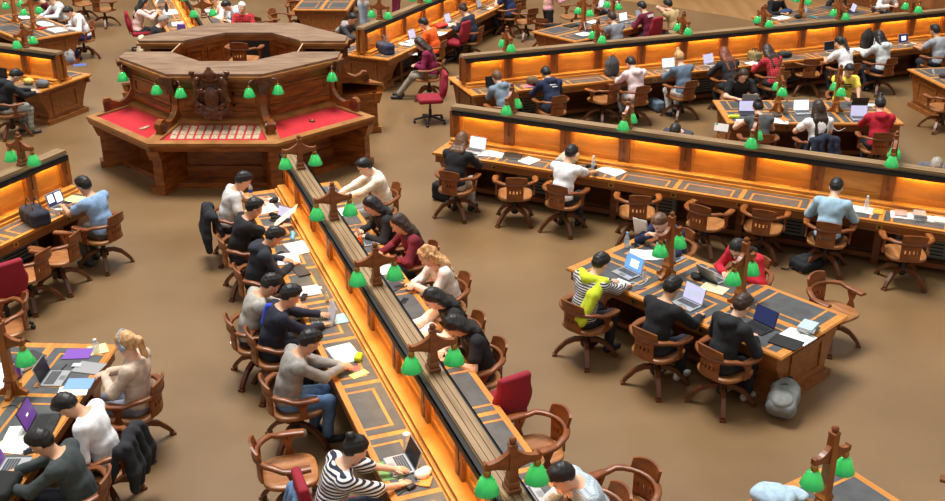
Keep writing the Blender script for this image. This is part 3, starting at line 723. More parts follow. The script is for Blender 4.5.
# ------------------------------------------------------------------ people
ROOTS = []
WEDGE = (-46.8, -.9, 43, 134, -92.5)
def fk(lean, hd, s):
    th = R(lean)
    hip = np.array([0, 0, .555]); waist = hip + s * .19 * np.array([math.sin(.5 * th), 0, math.cos(.5 * th)])
    chest = waist + s * .19 * np.array([math.sin(1.0 * th), 0, math.cos(1.0 * th)])
    neck = chest + s * .12 * np.array([math.sin(1.2 * th), 0, math.cos(1.2 * th)])
    ph = .75 * th + R(hd)
    n2 = neck + s * .075 * np.array([math.sin(1.25 * th + .3 * R(hd) + .1), 0, math.cos(1.25 * th + .3 * R(hd) + .1)])
    head = n2 + s * .105 * np.array([math.sin(ph), 0, math.cos(ph)]) + s * .02 * np.array([math.cos(ph), 0, -math.sin(ph)])
    return hip, waist, chest, neck, head, ph
def hand_islands(w, d, side, h):
    """four fingers of unequal length and a thumb, bent twice, rooted in the palm"""
    d = d / np.linalg.norm(d); up = np.array([0, 0, 1.]); lat = np.cross(up, d); lat /= max(np.linalg.norm(lat), 1e-6); dn = -np.cross(d, lat)
    out = []
    for off, ln in ((-.03, .062), (-.01, .078), (.011, .082), (.031, .072)):
        b = w + d * .075 + lat * off * (1 if side < 0 else 1)
        pts = [b - d * .02, b + d * ln * .4 + dn * .004, b + d * ln * .75 + dn * .016, b + d * ln * .95 + dn * .034]
        out.append((pts, [.0105, .01, .009, .007]))
    tb = w + d * .03 - lat * .035 * side
    out.append(([tb, tb + d * .03 - lat * .022 * side, tb + d * .06 - lat * .026 * side + dn * .008], [.0125, .0115, .009]))
    return out
def person(px, py, yaw, label, lean=None, hd=22, ht=0., lh=(.40, .13, .80), rh=(.40, -.13, .80), top=(90, 90, 95), sleeve='long', legs=(40, 42, 50), hair='black',
           style='short', skin='light', hood=False, s=1.05, seat='wood', want=1.0, collar=None, extra=None, clampit=False, pose='sit', sit_label=None, band=None, desk=None):
    y = R(yaw); fw = Vector((math.cos(y), math.sin(y), 0))
    def root(ln):
        hd_ = fk(ln, hd, s); h = hd_[4]; dz = .38 if pose == 'stand' else 0
        P = at(px, py, h[2] + dz); return Vector((P.x, P.y, 0)) - fw * h[0]
    best_used = False
    if lean is None or clampit:
        best = None
        q0 = root(20); cand = []
        for o_, u_, L_, h_ in [(Vector((CX, CY, 0)), Vector((math.cos(R(k)), math.sin(R(k)), 0)), None, None) for k, r0_, r1_ in DESKS] + TABLES:
            for sg_ in (1, -1):
                n_ = Vector((-u_.y, u_.x, 0)) * sg_; dv = math.degrees(math.acos(max(-1, min(1, -n_.dot(fw))))); e_ = q0 - o_; al = e_.dot(u_)
                if dv < 40 and (-.4 < al < L_ + .4 if L_ else 3.8 < al < 18): cand.append((abs(e_.dot(n_) - 1) + dv / 60, n_, o_))
        if not cand: print('ROOT no desk for', label)
        sd, og = min(cand, key=lambda c_: c_[0])[1:] if cand else (-fw, q0 + fw)
        for ln in range(6, 46, 2):
            q = root(ln) - og; lat = q.x * sd.x + q.y * sd.y; e = max(0, want - .05 - lat) + max(0, lat - want - .36) + .006 * abs(ln - 18) + .012 * max(0, ln - 30)
            if best is None or e < best[0]: best = (e, ln, lat)
        lean = best[1] if lean is None else lean; best_used = True; ROOTS.append((label[:40], lean, round(best[2], 2)))
    P = root(lean)
    if clampit or best_used:
        q = P - og; lat = q.x * sd.x + q.y * sd.y; P += sd * (max(want - .08, min(want + .46, lat)) - lat)
    if best_used and pose != 'stand':
        q = P - og; ex = max(0, min(.17, q.x * sd.x + q.y * sd.y - 1.08)); lh, rh = [(k[0] + ex, k[1], k[2]) if k[2] < .95 and k[0] > .35 else k for k in (lh, rh)]
    t = thing('person', label, 'person', P, y, None)
    hip, waist, chest, neck, head, ph = fk(lean, hd, s); th = R(lean); far = P.y > 15.5; h = .022 if far else .0165
    up = np.array([math.sin(1.1 * th), 0, math.cos(1.1 * th)]); fwd = np.array([math.cos(1.1 * th), 0, -math.sin(1.1 * th)])
    sh = {sg: chest + up * .075 * s + np.array([0, sg * .178 * s, 0]) for sg in (1, -1)}
    rt = rot_y(1.05 * th)
    def torso(b):
        b.ell(hip + (0, 0, .03), np.array((.125, .165, .12)) * s, None); b.cap(hip + (0, 0, .06), waist, .122 * s, .118 * s); b.ell(waist, np.array((.115, .152, .14)) * s, rt)
        b.ell(chest - up * .01, np.array((.12, .172, .175)) * s, rt); b.cap(sh[1], sh[-1], .064 * s); return b
    arms = {}
    U, Fo = .285 * s, .25 * s
    for sg, tgt in ((1, lh), (-1, rh)):
        w = np.array(tgt, float); v = w - sh[sg]; d = float(np.linalg.norm(v)); mx = (U + Fo) * .985
        if d > mx: w = sh[sg] + v * mx / d; d = mx; v = w - sh[sg]
        a = (U * U - Fo * Fo + d * d) / (2 * d); hh = math.sqrt(max(U * U - a * a, 0)); vn = v / d
        pole = np.array([-.35, sg * .75, -.55]); pole = pole - vn * (pole @ vn); pole /= np.linalg.norm(pole)
        arms[sg] = (sh[sg] + vn * a + pole * hh, w)
    if pose == 'stand':
        hip = hip + np.array([0, 0, .38])
    lg = {}
    for sg in (1, -1):
        hj = np.array([.0, sg * .085, .545])
        if pose == 'stand': lg[sg] = [np.array([0, sg * .085, .92]), np.array([.03, sg * .09, .5]), np.array([-.01, sg * .095, .09])]
        elif pose == 'stretch': lg[sg] = [hj, np.array([.42, sg * .10, .50]), np.array([.72, sg * .11, .10])]
        elif pose == 'tuck': lg[sg] = [hj, np.array([.40, sg * .13, .50]), np.array([.16, sg * .12, .12])]
        else: lg[sg] = [hj, np.array([.42, sg * .12, .50]), np.array([.38 - .1 * (sg > 0), sg * .12, .09])]
    Z = np.array([0, 0, .38]) if pose == 'stand' else np.zeros(3)
    if pose == 'stand':
        waist, chest, neck, head = waist + Z, chest + Z, neck + Z, head + Z
        sh = {k: v + Z for k, v in sh.items()}; hip = hip
        arms = {k: (e + Z, w + Z) for k, (e, w) in arms.items()}
    # --- body: one surface
    HR = rot_z(R(ht)) @ rot_y(ph)
    hp = lambda x, yy, z: head + s * 1.02 * (HR @ np.array([x, yy, z]))
    b = torso(SDF(.035)); b.cap(neck - up * .02, hp(-.015, 0, -.05), .055 * s, .052 * s)
    for sg in (1, -1):
        e, w = arms[sg]; b.cap(sh[sg], e, .05 * s, .041 * s); b.cap(e, w, .041 * s, .027 * s)
        dr = (w - e) / np.linalg.norm(w - e); dr = dr * np.array([1, 1, .25]); dr /= np.linalg.norm(dr)
        lat = np.cross((0, 0, 1.), dr); b.cap(w + dr * .035 - lat * .018, w + dr * .068 - lat * .02, .018, .017, .02); b.cap(w + dr * .035 + lat * .018, w + dr * .068 + lat * .02, .018, .017, .02)
        hj, kn, an = lg[sg]; b.cap(hj, kn, .08 * s, .058 * s); b.cap(kn, an, .055 * s, .038 * s); b.cap(an + (-.03, 0, -.045), an + (.15, sg * .02, -.055), .034, .03)
    k = s * 1.02
    b.ell(hp(-.006, 0, .035), np.array((.098, .078, .098)) * k, HR, .02); b.ell(hp(.022, 0, -.045), np.array((.07, .06, .078)) * k, HR, .03)
    b.cap(hp(.088, 0, .01), hp(.108, 0, -.026), .011 * k, .016 * k, .012); b.ell(hp(.07, 0, -.1), np.array((.022, .026, .02)) * k, HR, .02)
    for sg in (1, -1): b.ell(hp(-.006, sg * .08, -.008), np.array((.022, .012, .033)) * k, HR, .008)
    V, F = b.mesh(h); V = V.tolist(); mi = [0] * len(F)
    isl = MB()
    for sg in (1, -1):
        e, w = arms[sg]; dr = (w - e); dr = dr / np.linalg.norm(dr) * np.array([1, 1, .25])
        for pts, rs in hand_islands(w, dr, sg, h): isl.m = 0; isl.tube([tuple(p) for p in pts], rs, 6)
        isl.m = 1; isl.ball(tuple(hp(.081, sg * .031, .012)), .0135 * k, 8); isl.m = 2; isl.ball(tuple(hp(.0885, sg * .031, .011)), .0085 * k, 8)
        isl.m = 4; isl.tube([tuple(hp(.084, sg * .05, .034)), tuple(hp(.094, sg * .03, .04)), tuple(hp(.096, sg * .014, .035))], .005, 5)
    isl.m = 3; isl.tube([tuple(hp(.078, -.024, -.066)), tuple(hp(.089, -.008, -.063)), tuple(hp(.089, .008, -.063)), tuple(hp(.078, .024, -.066))], .007, 6)
    n = len(V); V += [tuple(v) for v in isl.V]; F = F + [[n + i for i in f] for f in isl.F]; mi += isl.mi
    hm = 'hair_' + hair
    mesh_obj('body', V, F, ['skin_' + skin, 'eye_white', 'eye_dark', 'lip', hm], mi, t, True)
    # --- clothes
    tm = M[top] if isinstance(top, str) else cloth(top)
    c = torso(SDF(.035))
    if pose == 'stand':
        c.P = []; c.ell(hip + (0, 0, .05), (.13, .165, .12)); c.ell(waist, (.11, .145, .15)); c.ell(chest, (.115, .16, .17)); c.cap(sh[1], sh[-1], .06)
    for sg in (1, -1):
        e, w = arms[sg]
        if sleeve == 'long': c.cap(sh[sg], e, .052 * s, .044 * s); c.cap(e, e + (w - e) * .95, .044 * s, .032 * s)
        elif sleeve == 'rolled': c.cap(sh[sg], e, .054 * s, .05 * s); c.cap(e, e + (w - e) * .2, .05 * s, .046 * s)
        elif sleeve == 'short': c.cap(sh[sg], sh[sg] + (e - sh[sg]) * .62, .056 * s, .056 * s)
    c.ell(neck - up * .035, np.array((.078, .09, .055)) * s, rt); c.cap(neck - up * .02, neck + up * .012, .058 * s, .05 * s)
    if hood:
        for q in ((.07, 0), (.105, -.02)):
            c.chain([neck + np.array([.02, .09, 0]) - up * .03, neck - fwd * q[0] + np.array([0, .06, 0]) + up * q[1], neck - fwd * (q[0] + .02) + up * (q[1] - .02), neck - fwd * q[0] + np.array([0, -.06, 0]) + up * q[1], neck + np.array([.02, -.09, 0]) - up * .03], [.032, .042, .05, .042, .032], .025)
    nk = neck + up * (.026 if not hood else .04)
    c.cuts.append(lambda q, nk=nk, hz=(.52 if pose != 'stand' else .88): np.maximum((q - nk) @ up if not hood else (q - nk) @ up - .02, hz - q[..., 2] - .05))
    nm = 'hoodie' if hood else ('t_shirt' if sleeve in ('short', 'none') else 'shirt')
    soft(nm, c, h, tm, t, .013)
    if band:                                                        # contrasting sleeves or back panel
        for sg in (1, -1):
            e, w = arms[sg]; q = SDF(.03).cap(sh[sg] * .92 + e * .08, e, .054 * s, .046 * s).cap(e, e + (w - e) * .95, .046 * s, .034 * s); soft('sleeve', q, h, cloth(band), t, .017)
    tr = SDF(.035)
    if pose == 'stand': tr.ell(hip, (.125, .16, .11))
    else: tr.ell(hip + (0, 0, .0), (.13, .168, .10))
    for sg in (1, -1):
        hj, kn, an = lg[sg]; tr.cap(hj, kn, .084 * s, .062 * s); tr.cap(kn, an + (0, 0, .02), .06 * s, .045 * s)
    soft('trousers', tr, .024, M[legs] if isinstance(legs, str) else cloth(legs), t, .012)
    for sg in (1, -1):
        an = lg[sg][2]; q = SDF(.02).cap(an + (-.045, 0, -.05), an + (.16, sg * .02, -.056), .036, .031).cap(an + (-.03, 0, -.04), an + (.0, 0, 0.), .04, .042)
        q.cuts.append(lambda p: .004 - p[..., 2]); soft('shoe', q, .016, plain(extra['shoe'] if extra and 'shoe' in extra else (38, 38, 42)), t, .006)
    # --- hair
    if style != 'bald':
        hr = SDF(.03); hr.ell(hp(-.014, 0, .046), np.array((.106, .087, .098)) * k, HR)
        if style in ('short', 'crop'):
            hr.ell(hp(-.05, 0, .0), np.array((.066, .075, .07)) * k, HR)
            if style == 'short': hr.ell(hp(.03, 0, .10), np.array((.06, .065, .045)) * k, HR)
        fc = HR @ np.array([-.80, 0, .60])
        if style in ('long', 'wavy', 'bob'):
            hr.ell(hp(-.045, 0, -.02), np.array((.082, .09, .10)) * k, HR)
            fc = HR @ np.array([-.95, 0, .31])
            ln = .12 if style == 'bob' else (.36 if lean < 12 else .22)
            for yy in (-.06, 0, .06):
                a0 = hp(-.05, yy, -.05); a1 = neck - fwd * .07 + np.array([0, yy * 1.4, 0]); a2 = neck - fwd * (.115) + np.array([0, yy * 1.2, 0]) - up * ln
                hr.chain([a0, a1] + ([a2] if style != 'bob' else []), [.05, .052, .03])
            for sg in (1, -1):
                if style != 'bob': hr.chain([hp(-.03, sg * .08, .02), hp(-.03, sg * .088, -.09), hp(-.03, sg * .085, -.1) + np.array([.0, sg * .02, -.10]), hp(-.03, sg * .08, -.1) + np.array([-.01, sg * .03, -.2])], [.034, .04, .036, .016])
                else: hr.chain([hp(.0, sg * .08, .02), hp(-.0, sg * .085, -.08)], [.03, .03])
        if style in ('bun', 'topbun'): hr.ell(hp(-.05, 0, .0), np.array((.066, .075, .07)) * k, HR); hr.ell(hp(-.11, 0, .10) if style == 'bun' else hp(-.03, 0, .165), np.array((.045, .045, .042)) * k, HR, .015)
        if style == 'pony':
            hr.ell(hp(-.05, 0, .0), np.array((.066, .075, .07)) * k, HR); hr.chain([hp(-.10, 0, .05), hp(-.15, 0, .0), neck - fwd * .14 - up * .02, neck - fwd * .15 - up * .16], [.03, .04, .036, .015])
        pl = hp(.012 if style not in ('long', 'wavy', 'bob') else .03, 0, .012)
        def cut(q, pl=pl, fc=fc): return -((q - pl) @ fc)
        hr.cuts.append(cut)
        # the cut only opens the face; hair that falls below the neck stays
        if style in ('long', 'wavy'): hr.cuts[-1] = lambda q, pl=pl, fc=fc: np.where((q - neck) @ up < .03, -1., -((q - pl) @ fc))
        V, F = hr.mesh(.017 if not far else .02)
        if style == 'wavy' or hair == 'wild':
            V = V + .012 * np.sin(V[:, [2, 0, 1]] * 62)
        V = V + .0035 * np.sin(V[:, [1, 2, 0]] * 120 + V * 60) if len(F) else V
        if len(F): mesh_obj('hair', V, F, hm, None, t, True)
    if extra:
        if 'headphones' in extra:
            q = SDF(.01); pts = [hp(-.01, .1 * math.cos(R(a)), .04 + .108 * math.sin(R(a))) for a in range(0, 181, 20)]; q.chain(pts, [.011] * len(pts)); 
            for sg in (1, -1): q.ell(hp(-.008, sg * .098, -.005), (.035, .022, .042), HR)
            soft('headphones', q, .011, plain((150, 160, 170)), t)
        if 'glasses' in extra:
            q = MB()
            for sg in (1, -1): q.tube([tuple(hp(.1 + .0 * 1, sg * .035 + .022 * math.cos(R(a)), .008 + .017 * math.sin(R(a)))) for a in range(0, 361, 40)], .003, 5); q.tube([tuple(hp(.098, sg * .057, .012)), tuple(hp(.0, sg * .084, .012))], .003, 5)
            q.build('glasses', 'black_plastic', t)
        if 'print' in extra:                                        # printed patch on the back of the top
            q = MB(); mtx = Matrix(rt.tolist()).to_4x4(); o = chest - fwd * (.115 * s + .024) + up * .02
            q.T = Matrix.Translation(tuple(o)) @ mtx
            for x in extra['print']: q.box(-.004, .006, *x)
            q.build('back_print', plain((226, 226, 228), .9), t)
        if 'chestprint' in extra:
            q = MB(); mtx = Matrix(rt.tolist()).to_4x4(); o = chest + fwd * (.112 * s + .0155)
            q.T = Matrix.Translation(tuple(o)) @ mtx
            for x in extra['chestprint']: q.box(-.003, .008, *x)
            q.build('chest_print', plain((50, 52, 60), .9), t)
        if 'stripe' in extra:
            q = SDF(.02).rbox(chest - fwd * .075 + np.array([0, .07, 0]), (.05, .02, .12), .01, rt); soft('back_stripe', q, .017, plain((44, 70, 190), .9), t, .01)
        if 'bead' in extra: pass
        if 'scarf' in extra:                                        # jumper knotted round the shoulders
            q = SDF(.03); q.chain([sh[1] + fwd * .02 + up * .05, neck - fwd * .09 - up * .02, sh[-1] + fwd * .02 + up * .05], [.05, .06, .05])
            q.chain([sh[1] + up * .05 + fwd * .03, sh[1] - up * .12 + fwd * .08], [.04, .03]); q.chain([sh[-1] + up * .05, sh[-1] - up * .12 - fwd * .10, hip + (-.19, -.15, .06)], [.045, .05, .04]); q.chain([sh[-1] + up * .05, sh[-1] - up * .12 - fwd * .11 + np.array([0, .06, 0]), hip + (-.2, -.09, .1)], [.04, .04, .03])
            soft('jumper_over_shoulders', q, .017, cloth(extra['scarf']), t, .008)
    if seat:
        loc = Vector((P.x, P.y, 0)) + fw * .075
        chair(seat, loc, y, sit_label or ('%s of the %s' % ('armchair' if seat == 'wood' else 'red office chair', label)), 'occupied wooden swivel armchairs' if seat == 'wood' else 'red office chairs')
    return t
# ------------------------------------------------------------------ things on the desks
def place(o, px, py, z, yaw):
    q = at(px, py, z)
    if ZT - .01 < z < ZT + .1: q = on_desk(q, .155 if o.name.startswith('laptop') else .11)
    o.location = q; o.rotation_euler = (0, 0, R(yaw)); return o
def on_desk(q, hd):
    """keep a thing on the leather of the desk it lies on"""
    d = Vector((q.x - CX, q.y - CY, 0))
    for org, u, L, h in TABLES:
        w = Vector((-u.y, u.x, 0)); e = Vector((q.x, q.y, 0)) - org; a, b = e.dot(u), e.dot(w)
        if -.3 < a < L + .3 and abs(b) < h + .3:
            a2_, b2_ = min(max(a, .12), L - .12), min(max(b, -h + hd), h - hd); r = org + u * a2_ + w * b2_; return Vector((r.x, r.y, q.z))
    for ax, r0, r1 in DESKS:
        u = Vector((math.cos(R(ax)), math.sin(R(ax)), 0)); w = Vector((-u.y, u.x, 0)); a, b = d.dot(u), d.dot(w)
        if r0 - .3 < a < r1 + .3 and abs(b) < 1.25:
            cs = 1 if Vector((-CX, -CY, 0)).dot(w) > 0 else -1; s = cs if abs(b) < (.12 if ax == AC else .38) else (1 if b > 0 else -1); a2_ = max(a, r0 + .12); b2_ = s * min(max(abs(b), .255 + hd), .745 - hd); r = u * a2_ + w * b2_; return Vector((CX + r.x, CY + r.y, q.z))
    print('OFFDESK', tuple(round(k, 2) for k in q)); return q
def laptop(px, py, yaw, label, scr='white', shell='silver', lean=20, win=None, z=ZT + .0045, s=1.):
    t = thing('laptop', label, 'laptop', group='laptops'); sm = shell
    b = MB(); b.bbox(-.11 * s, .11 * s, -.155 * s, .155 * s, 0, .016, .006); b.build('base', sm, t)
    k = MB()
    for r in range(5):
        for c in range(11): x = .085 - r * .022; y = -.132 + c * .0243; k.box((x - .018) * s, x * s, y * s, (y + .021) * s, .016, .0185)
    k.build('keyboard', 'grey_keys' if shell == 'silver' else 'black_plastic', t)
    p = MB(); p.box(-.098 * s, -.04 * s, -.045 * s, .045 * s, .016, .0166); p.build('trackpad', 'steel' if shell == 'silver' else 'black_metal', t)
    T = Matrix.Translation((.108 * s, 0, .014)) @ Matrix.Rotation(R(lean), 4, 'Y')
    l = MB(); l.T = T; l.bbox(-.001, .009, -.155 * s, .155 * s, .0, .205 * s, .004); lo = l.build('lid', sm, t)
    d = MB(); d.T = T; d.box(-.0025, -.0008, -.145 * s, .145 * s, .012 * s, .195 * s)
    if win:
        d.m = 1
        for y0, y1, z0, z1 in win: d.box(-.0032, -.001, y0 * s, y1 * s, z0 * s, z1 * s)
    d.build('display', ['display_' + scr, 'display_' + (('white' if scr not in ('white', 'lilac') else 'pagetext'))], lo)
    return place(t, px, py, z, yaw)
WIN1 = [(-.08, .06, .05, .15)]; WIN2 = [(-.11, .02, .08, .15), (.04, .1, .04, .13)]; DOC = [(-.1, .1, .03 + .022 * i, .04 + .022 * i) for i in range(7)]
def sheet(px, py, yaw, label, w=.21, d=.297, n=1, col='paper', z=ZT + .0045, name='paper_sheet', group='papers', tilt=0.):
    b = MB()
    for i in range(n):
        b.T = Matrix.Rotation(R((i * 37) % 23 - 11 if i else 0), 4, 'Z') @ Matrix.Translation((0, (.05 * i) * (-1) ** i, .0016 * i)); b.m = 0; b.box(-d / 2, d / 2, -w / 2, w / 2, 0, .0014)
    b.m = 1
    for k in range(7):
        if n and d > .15: b.box(d * .36 - k * d * .1 - .004, d * .36 - k * d * .1, -w * .38, w * (.38 - .2 * ((k * 5) % 3 == 0)), .0014, .0018)
    o = b.build(name, [M[col] if isinstance(col, str) else plain(col, .7), 'paper_print']); tag(o, label, 'paper', group)
    place(o, px, py, z, yaw)
    if tilt: o.rotation_euler = (0, R(-tilt), R(yaw)); 
    return o
def open_book(px, py, yaw, label, w=.34, d=.24, cover=(150, 150, 154), z=ZT + .0045):
    t = thing('open_book', label, 'book', group='open books and pads'); P = MB()
    prof = [(-w / 2, .008), (-w / 3, .016), (-w / 6, .02), (-.01, .014), (0, .009), (.01, .014), (w / 6, .02), (w / 3, .016), (w / 2, .008)]
    P.loft([[(x, y, .002) for y, _ in (prof[0], prof[-1])] + [(x, y, zz) for y, zz in prof[::-1]] for x in (-d / 2, d / 2)])
    P.m = 1
    for sgn in (-1, 1):
        for k in range(6): P.add([(d * .38 - k * d * .13, sgn * w * .08, .0205), (d * .38 - k * d * .13, sgn * w * .42, .0145), (d * .36 - k * d * .13, sgn * w * .42, .0145), (d * .36 - k * d * .13, sgn * w * .08, .0205)], [(0, 1, 2, 3)])
    P.build('pages', ['paper', 'paper_print'], t)
    c = MB(); c.box(-d / 2 - .006, d / 2 + .006, -w / 2 - .006, w / 2 + .006, 0, .003); c.build('cover', plain(cover), t)
    return place(t, px, py, z, yaw)
def book(px, py, yaw, label, c=(40, 44, 60), w=.17, d=.24, h=.025, z=ZT + .0045, name='book', group='closed books and folders', cat='book'):
    t = thing(name, label, cat, group=group)
    p = MB(); p.box(-d / 2 + .004, d / 2 - .004, -w / 2, w / 2 - .004, .003, h - .003); p.build('pages', 'paper', t)
    q = MB(); q.box(-d / 2, d / 2, -w / 2 - .002, w / 2, 0, .003); q.box(-d / 2, d / 2, -w / 2 - .002, w / 2, h - .003, h); q.box(-d / 2, d / 2, -w / 2 - .004, -w / 2, 0, h); q.build('cover', plain(c, .55), t)
    return place(t, px, py, z, yaw)
def slab(px, py, yaw, label, name, cat, c, w, d, h, z=ZT + .0045, top=None, group=None):
    b = MB(); b.bbox(-d / 2, d / 2, -w / 2, w / 2, 0, h, min(h * .3, .006)); mats = [plain(c, .45)]
    if top: b.m = 1; b.box(-d / 2 + .006, d / 2 - .006, -w / 2 + .005, w / 2 - .005, h, h + .0006); mats.append(top)
    o = b.build(name, mats); tag(o, label, cat, group); return place(o, px, py, z, yaw)
def phone(px, py, yaw, label, c=(24, 24, 28), top='display_dark', z=ZT + .0045): return slab(px, py, yaw, label, 'phone', 'phone', c, .072, .145, .009, z, top, 'phones')
def bottle(px, py, label, body='clear_plastic', cap=(60, 60, 120), lab=(90, 120, 190), h=.22, r=.033, z=ZT + .0045, name='bottle'):
    t = thing(name, label, 'bottle', group='bottles and cups')
    b = MB(); b.lathe([(r * .9, 0), (r, .008), (r, h * .62), (r * .8, h * .74), (r * .42, h * .86), (r * .42, h * .9)], 14); b.build('vessel', M[body] if isinstance(body, str) else plain(body, .4), t)
    c = MB(); c.lathe([(r * .5, h * .89), (r * .52, h * .9), (r * .5, h), (r * .3, h * 1.01)], 12); c.build('cap', plain(cap), t)
    if lab: l = MB(); l.lathe([(r * 1.02, h * .28), (r * 1.02, h * .52)], 14, caps=False); l.build('label_band', plain(lab), t)
    return place(t, px, py, z, 0)
def cup(px, py, label, c=(236, 236, 232), h=.16, r=.037, z=ZT + .0045):
    t = thing('tumbler', label, 'cup', group='bottles and cups')
    b = MB(); b.lathe([(r * .85, 0), (r * .88, .006), (r, h * .9)], 16); b.build('vessel', plain(c, .35), t)
    l = MB(); l.lathe([(r * 1.05, h * .89), (r * 1.05, h * .95), (r * .8, h), (r * .3, h * 1.005)], 16); l.build('lid', plain(tuple(max(0, k - 14) for k in c), .35), t)
    return place(t, px, py, z, 0)
def lump(px, py, yaw, label, name, cat, c, prims, z=ZT + .005, h=.016, group=None, straps=None, extra=None):
    """soft bag, cap or cloth; straps are tubes of their own"""
    t = thing(name, label, cat, group=group); s = SDF(.025)
    for p in prims:
        if p[0] == 'e': s.ell(p[1], p[2])
        elif p[0] == 'b': s.rbox(p[1], p[2], p[3])
        else: s.chain(p[1], p[2])
    s.cuts.append(lambda q: -q[..., 2]); V, F = s.mesh(h); V = V + .004 * np.sin(V[:, [1, 2, 0]] * 45)
    V[:, 2] = np.maximum(V[:, 2], 0)
    mesh_obj('shell', V, F, cloth(c), None, t, True)
    for i, (pts, r, cc) in enumerate(straps or []):
        b = MB(); b.tube(pts, r, 6); b.build('handle' if i < 2 and name in ('handbag', 'holdall') else 'strap', cloth(cc), t)
    for nm, ps, cc in (extra or []):
        e = SDF(.015)
        for p in ps:
            if p[0] == 'e': e.ell(p[1], p[2])
            elif p[0] == 'b': e.rbox(p[1], p[2], p[3])
            else: e.chain(p[1], p[2])
        soft(nm, e, h, cloth(cc), t)
    return place(t, px, py, z, yaw)
def arch(x, y0, y1, z0, z1, n=8, tilt=0.): return [(x + tilt * math.sin(PI * k / n), y0 + (y1 - y0) * (.5 - .5 * math.cos(PI * k / n)), z0 + (z1 - z0) * math.sin(PI * k / n)) for k in range(n + 1)]
def backpack(px, py, yaw, label, c, z=0.0, s=1., c2=None, lie=False):
    S = lambda *v: tuple(k * s for k in v)
    if lie: prims = [('b', S(0, 0, .08), S(.17, .11, .03), .05 * s), ('b', S(-.06, 0, .15), S(.08, .08, .02), .03 * s)]; ex = [('pocket', [('b', S(-.07, 0, .17), S(.06, .07, .01), .02 * s)], c2 or c)]
    else: prims = [('b', S(0, 0, .17), S(.03, .075, .10), .075 * s), ('e', S(.0, 0, .30), S(.09, .135, .13))]; ex = [('pocket', [('e', S(-.095, 0, .13), S(.045, .115, .10))], c2 or c), ('flap', [('c', [S(-.085, -.10, .27), S(-.105, 0, .30), S(-.085, .10, .27)], [.012 * s] * 3)], tuple(k * 2 // 3 for k in c))]
    st = [([S(.1, .07, .36), S(.17, .08, .3), S(.16, .09, .14), S(.1, .1, .05)], .014 * s, c), ([S(.1, -.07, .36), S(.17, -.08, .3), S(.16, -.09, .14), S(.1, -.1, .05)], .014 * s, c), (arch(.03 * s, -.04 * s, .04 * s, .41 * s, .46 * s), .01 * s, (36, 36, 38))] if not lie else [([S(-.18, .04, .06), S(-.3, .08, .02), S(-.34, .16, .015)], .012 * s, (30, 30, 34))]
    return lump(px, py, yaw, label, 'backpack', 'bag', c, prims, z, .018, 'backpacks', st, ex)
def bag(px, py, yaw, label, c, L=.36, Wd=.17, H=.24, z=ZT + .005, name='handbag', hc=(40, 34, 32), hh=.16):
    prims = [('b', (0, 0, H * .42), (Wd * .3, L * .36, H * .25), .06), ('e', (0, 0, H * .72), (Wd * .3, L * .42, H * .3))]
    st = [(arch(Wd * .22, -L * .22, L * .22, H * .85, H + hh), .01, hc), (arch(-Wd * .22, -L * .22, L * .22, H * .85, H + hh * .9), .01, hc)]
    return lump(px, py, yaw, label, name, 'bag', c, prims, z, .016, 'handbags and holdalls', st)
def drape(who, label, c, drop=.42, wide=.24, z=0., name='coat', mat_=None):
    """coat hung over the back of the chair somebody sits on"""
    t = thing(name, label, 'coat', group='coats on chair backs'); s = SDF(.04)
    s.chain([(-.27, -wide, .78), (-.30, 0, .86), (-.27, wide, .78)], [.05, .05, .05])
    for y in (-wide * .8, -wide * .3, wide * .3, wide * .8): s.chain([(-.34, y, .82), (-.38, y * 1.12, .8 - drop * .6), (-.37, y * 1.2, .8 - drop)], [.05, .065, .05])
    for y in (-wide * .9, wide * .9): s.chain([(-.25, y, .8), (-.2, y * 1.22, .6), (-.16, y * 1.25, .48)], [.045, .04, .03])
    V, F = s.mesh(.018); V = V + .006 * np.sin(V[:, [1, 2, 0]] * 38)
    mesh_obj('shell', V, F, cloth(c), None, t, True); a_ = who.rotation_euler.z; t.location = who.location + Vector((math.cos(a_), math.sin(a_), 0)) * .05; t.rotation_euler = who.rotation_euler; return t
def cable(pts, label, c=(232, 232, 232), z=ZT + .009, name='cable'):
    b = MB(); P = [at(x, y, z) for x, y in pts]; o = P[0].copy(); Q = []
    for i in range(len(P) - 1):
        a, b_, c_, d = P[max(i - 1, 0)], P[i], P[i + 1], P[min(i + 2, len(P) - 1)]
        for k in range(4):
            u = k / 4; Q.append(.5 * (2 * b_ + (c_ - a) * u + (2 * a - 5 * b_ + 4 * c_ - d) * u * u + (3 * b_ - a - 3 * c_ + d) * u ** 3) - o)
    Q.append(P[-1] - o); b.tube(Q, .004, 5); m = b.build(name, plain(c)); m.location = o; return tag(m, label, 'cable', 'cables')
def pen(px, py, yaw, label, c=(30, 30, 36), z=ZT + .009):
    t = thing('pen', label, 'pen', group='pens'); b = MB(); b.tube([(-.07, 0, .0), (.055, 0, .0)], .0055, 6); b.build('barrel', plain(c), t); b = MB(); b.tube([(.055, 0, 0), (.07, 0, 0)], [.005, .0015], 6); b.build('tip', 'steel', t); return place(t, px, py, z, yaw)
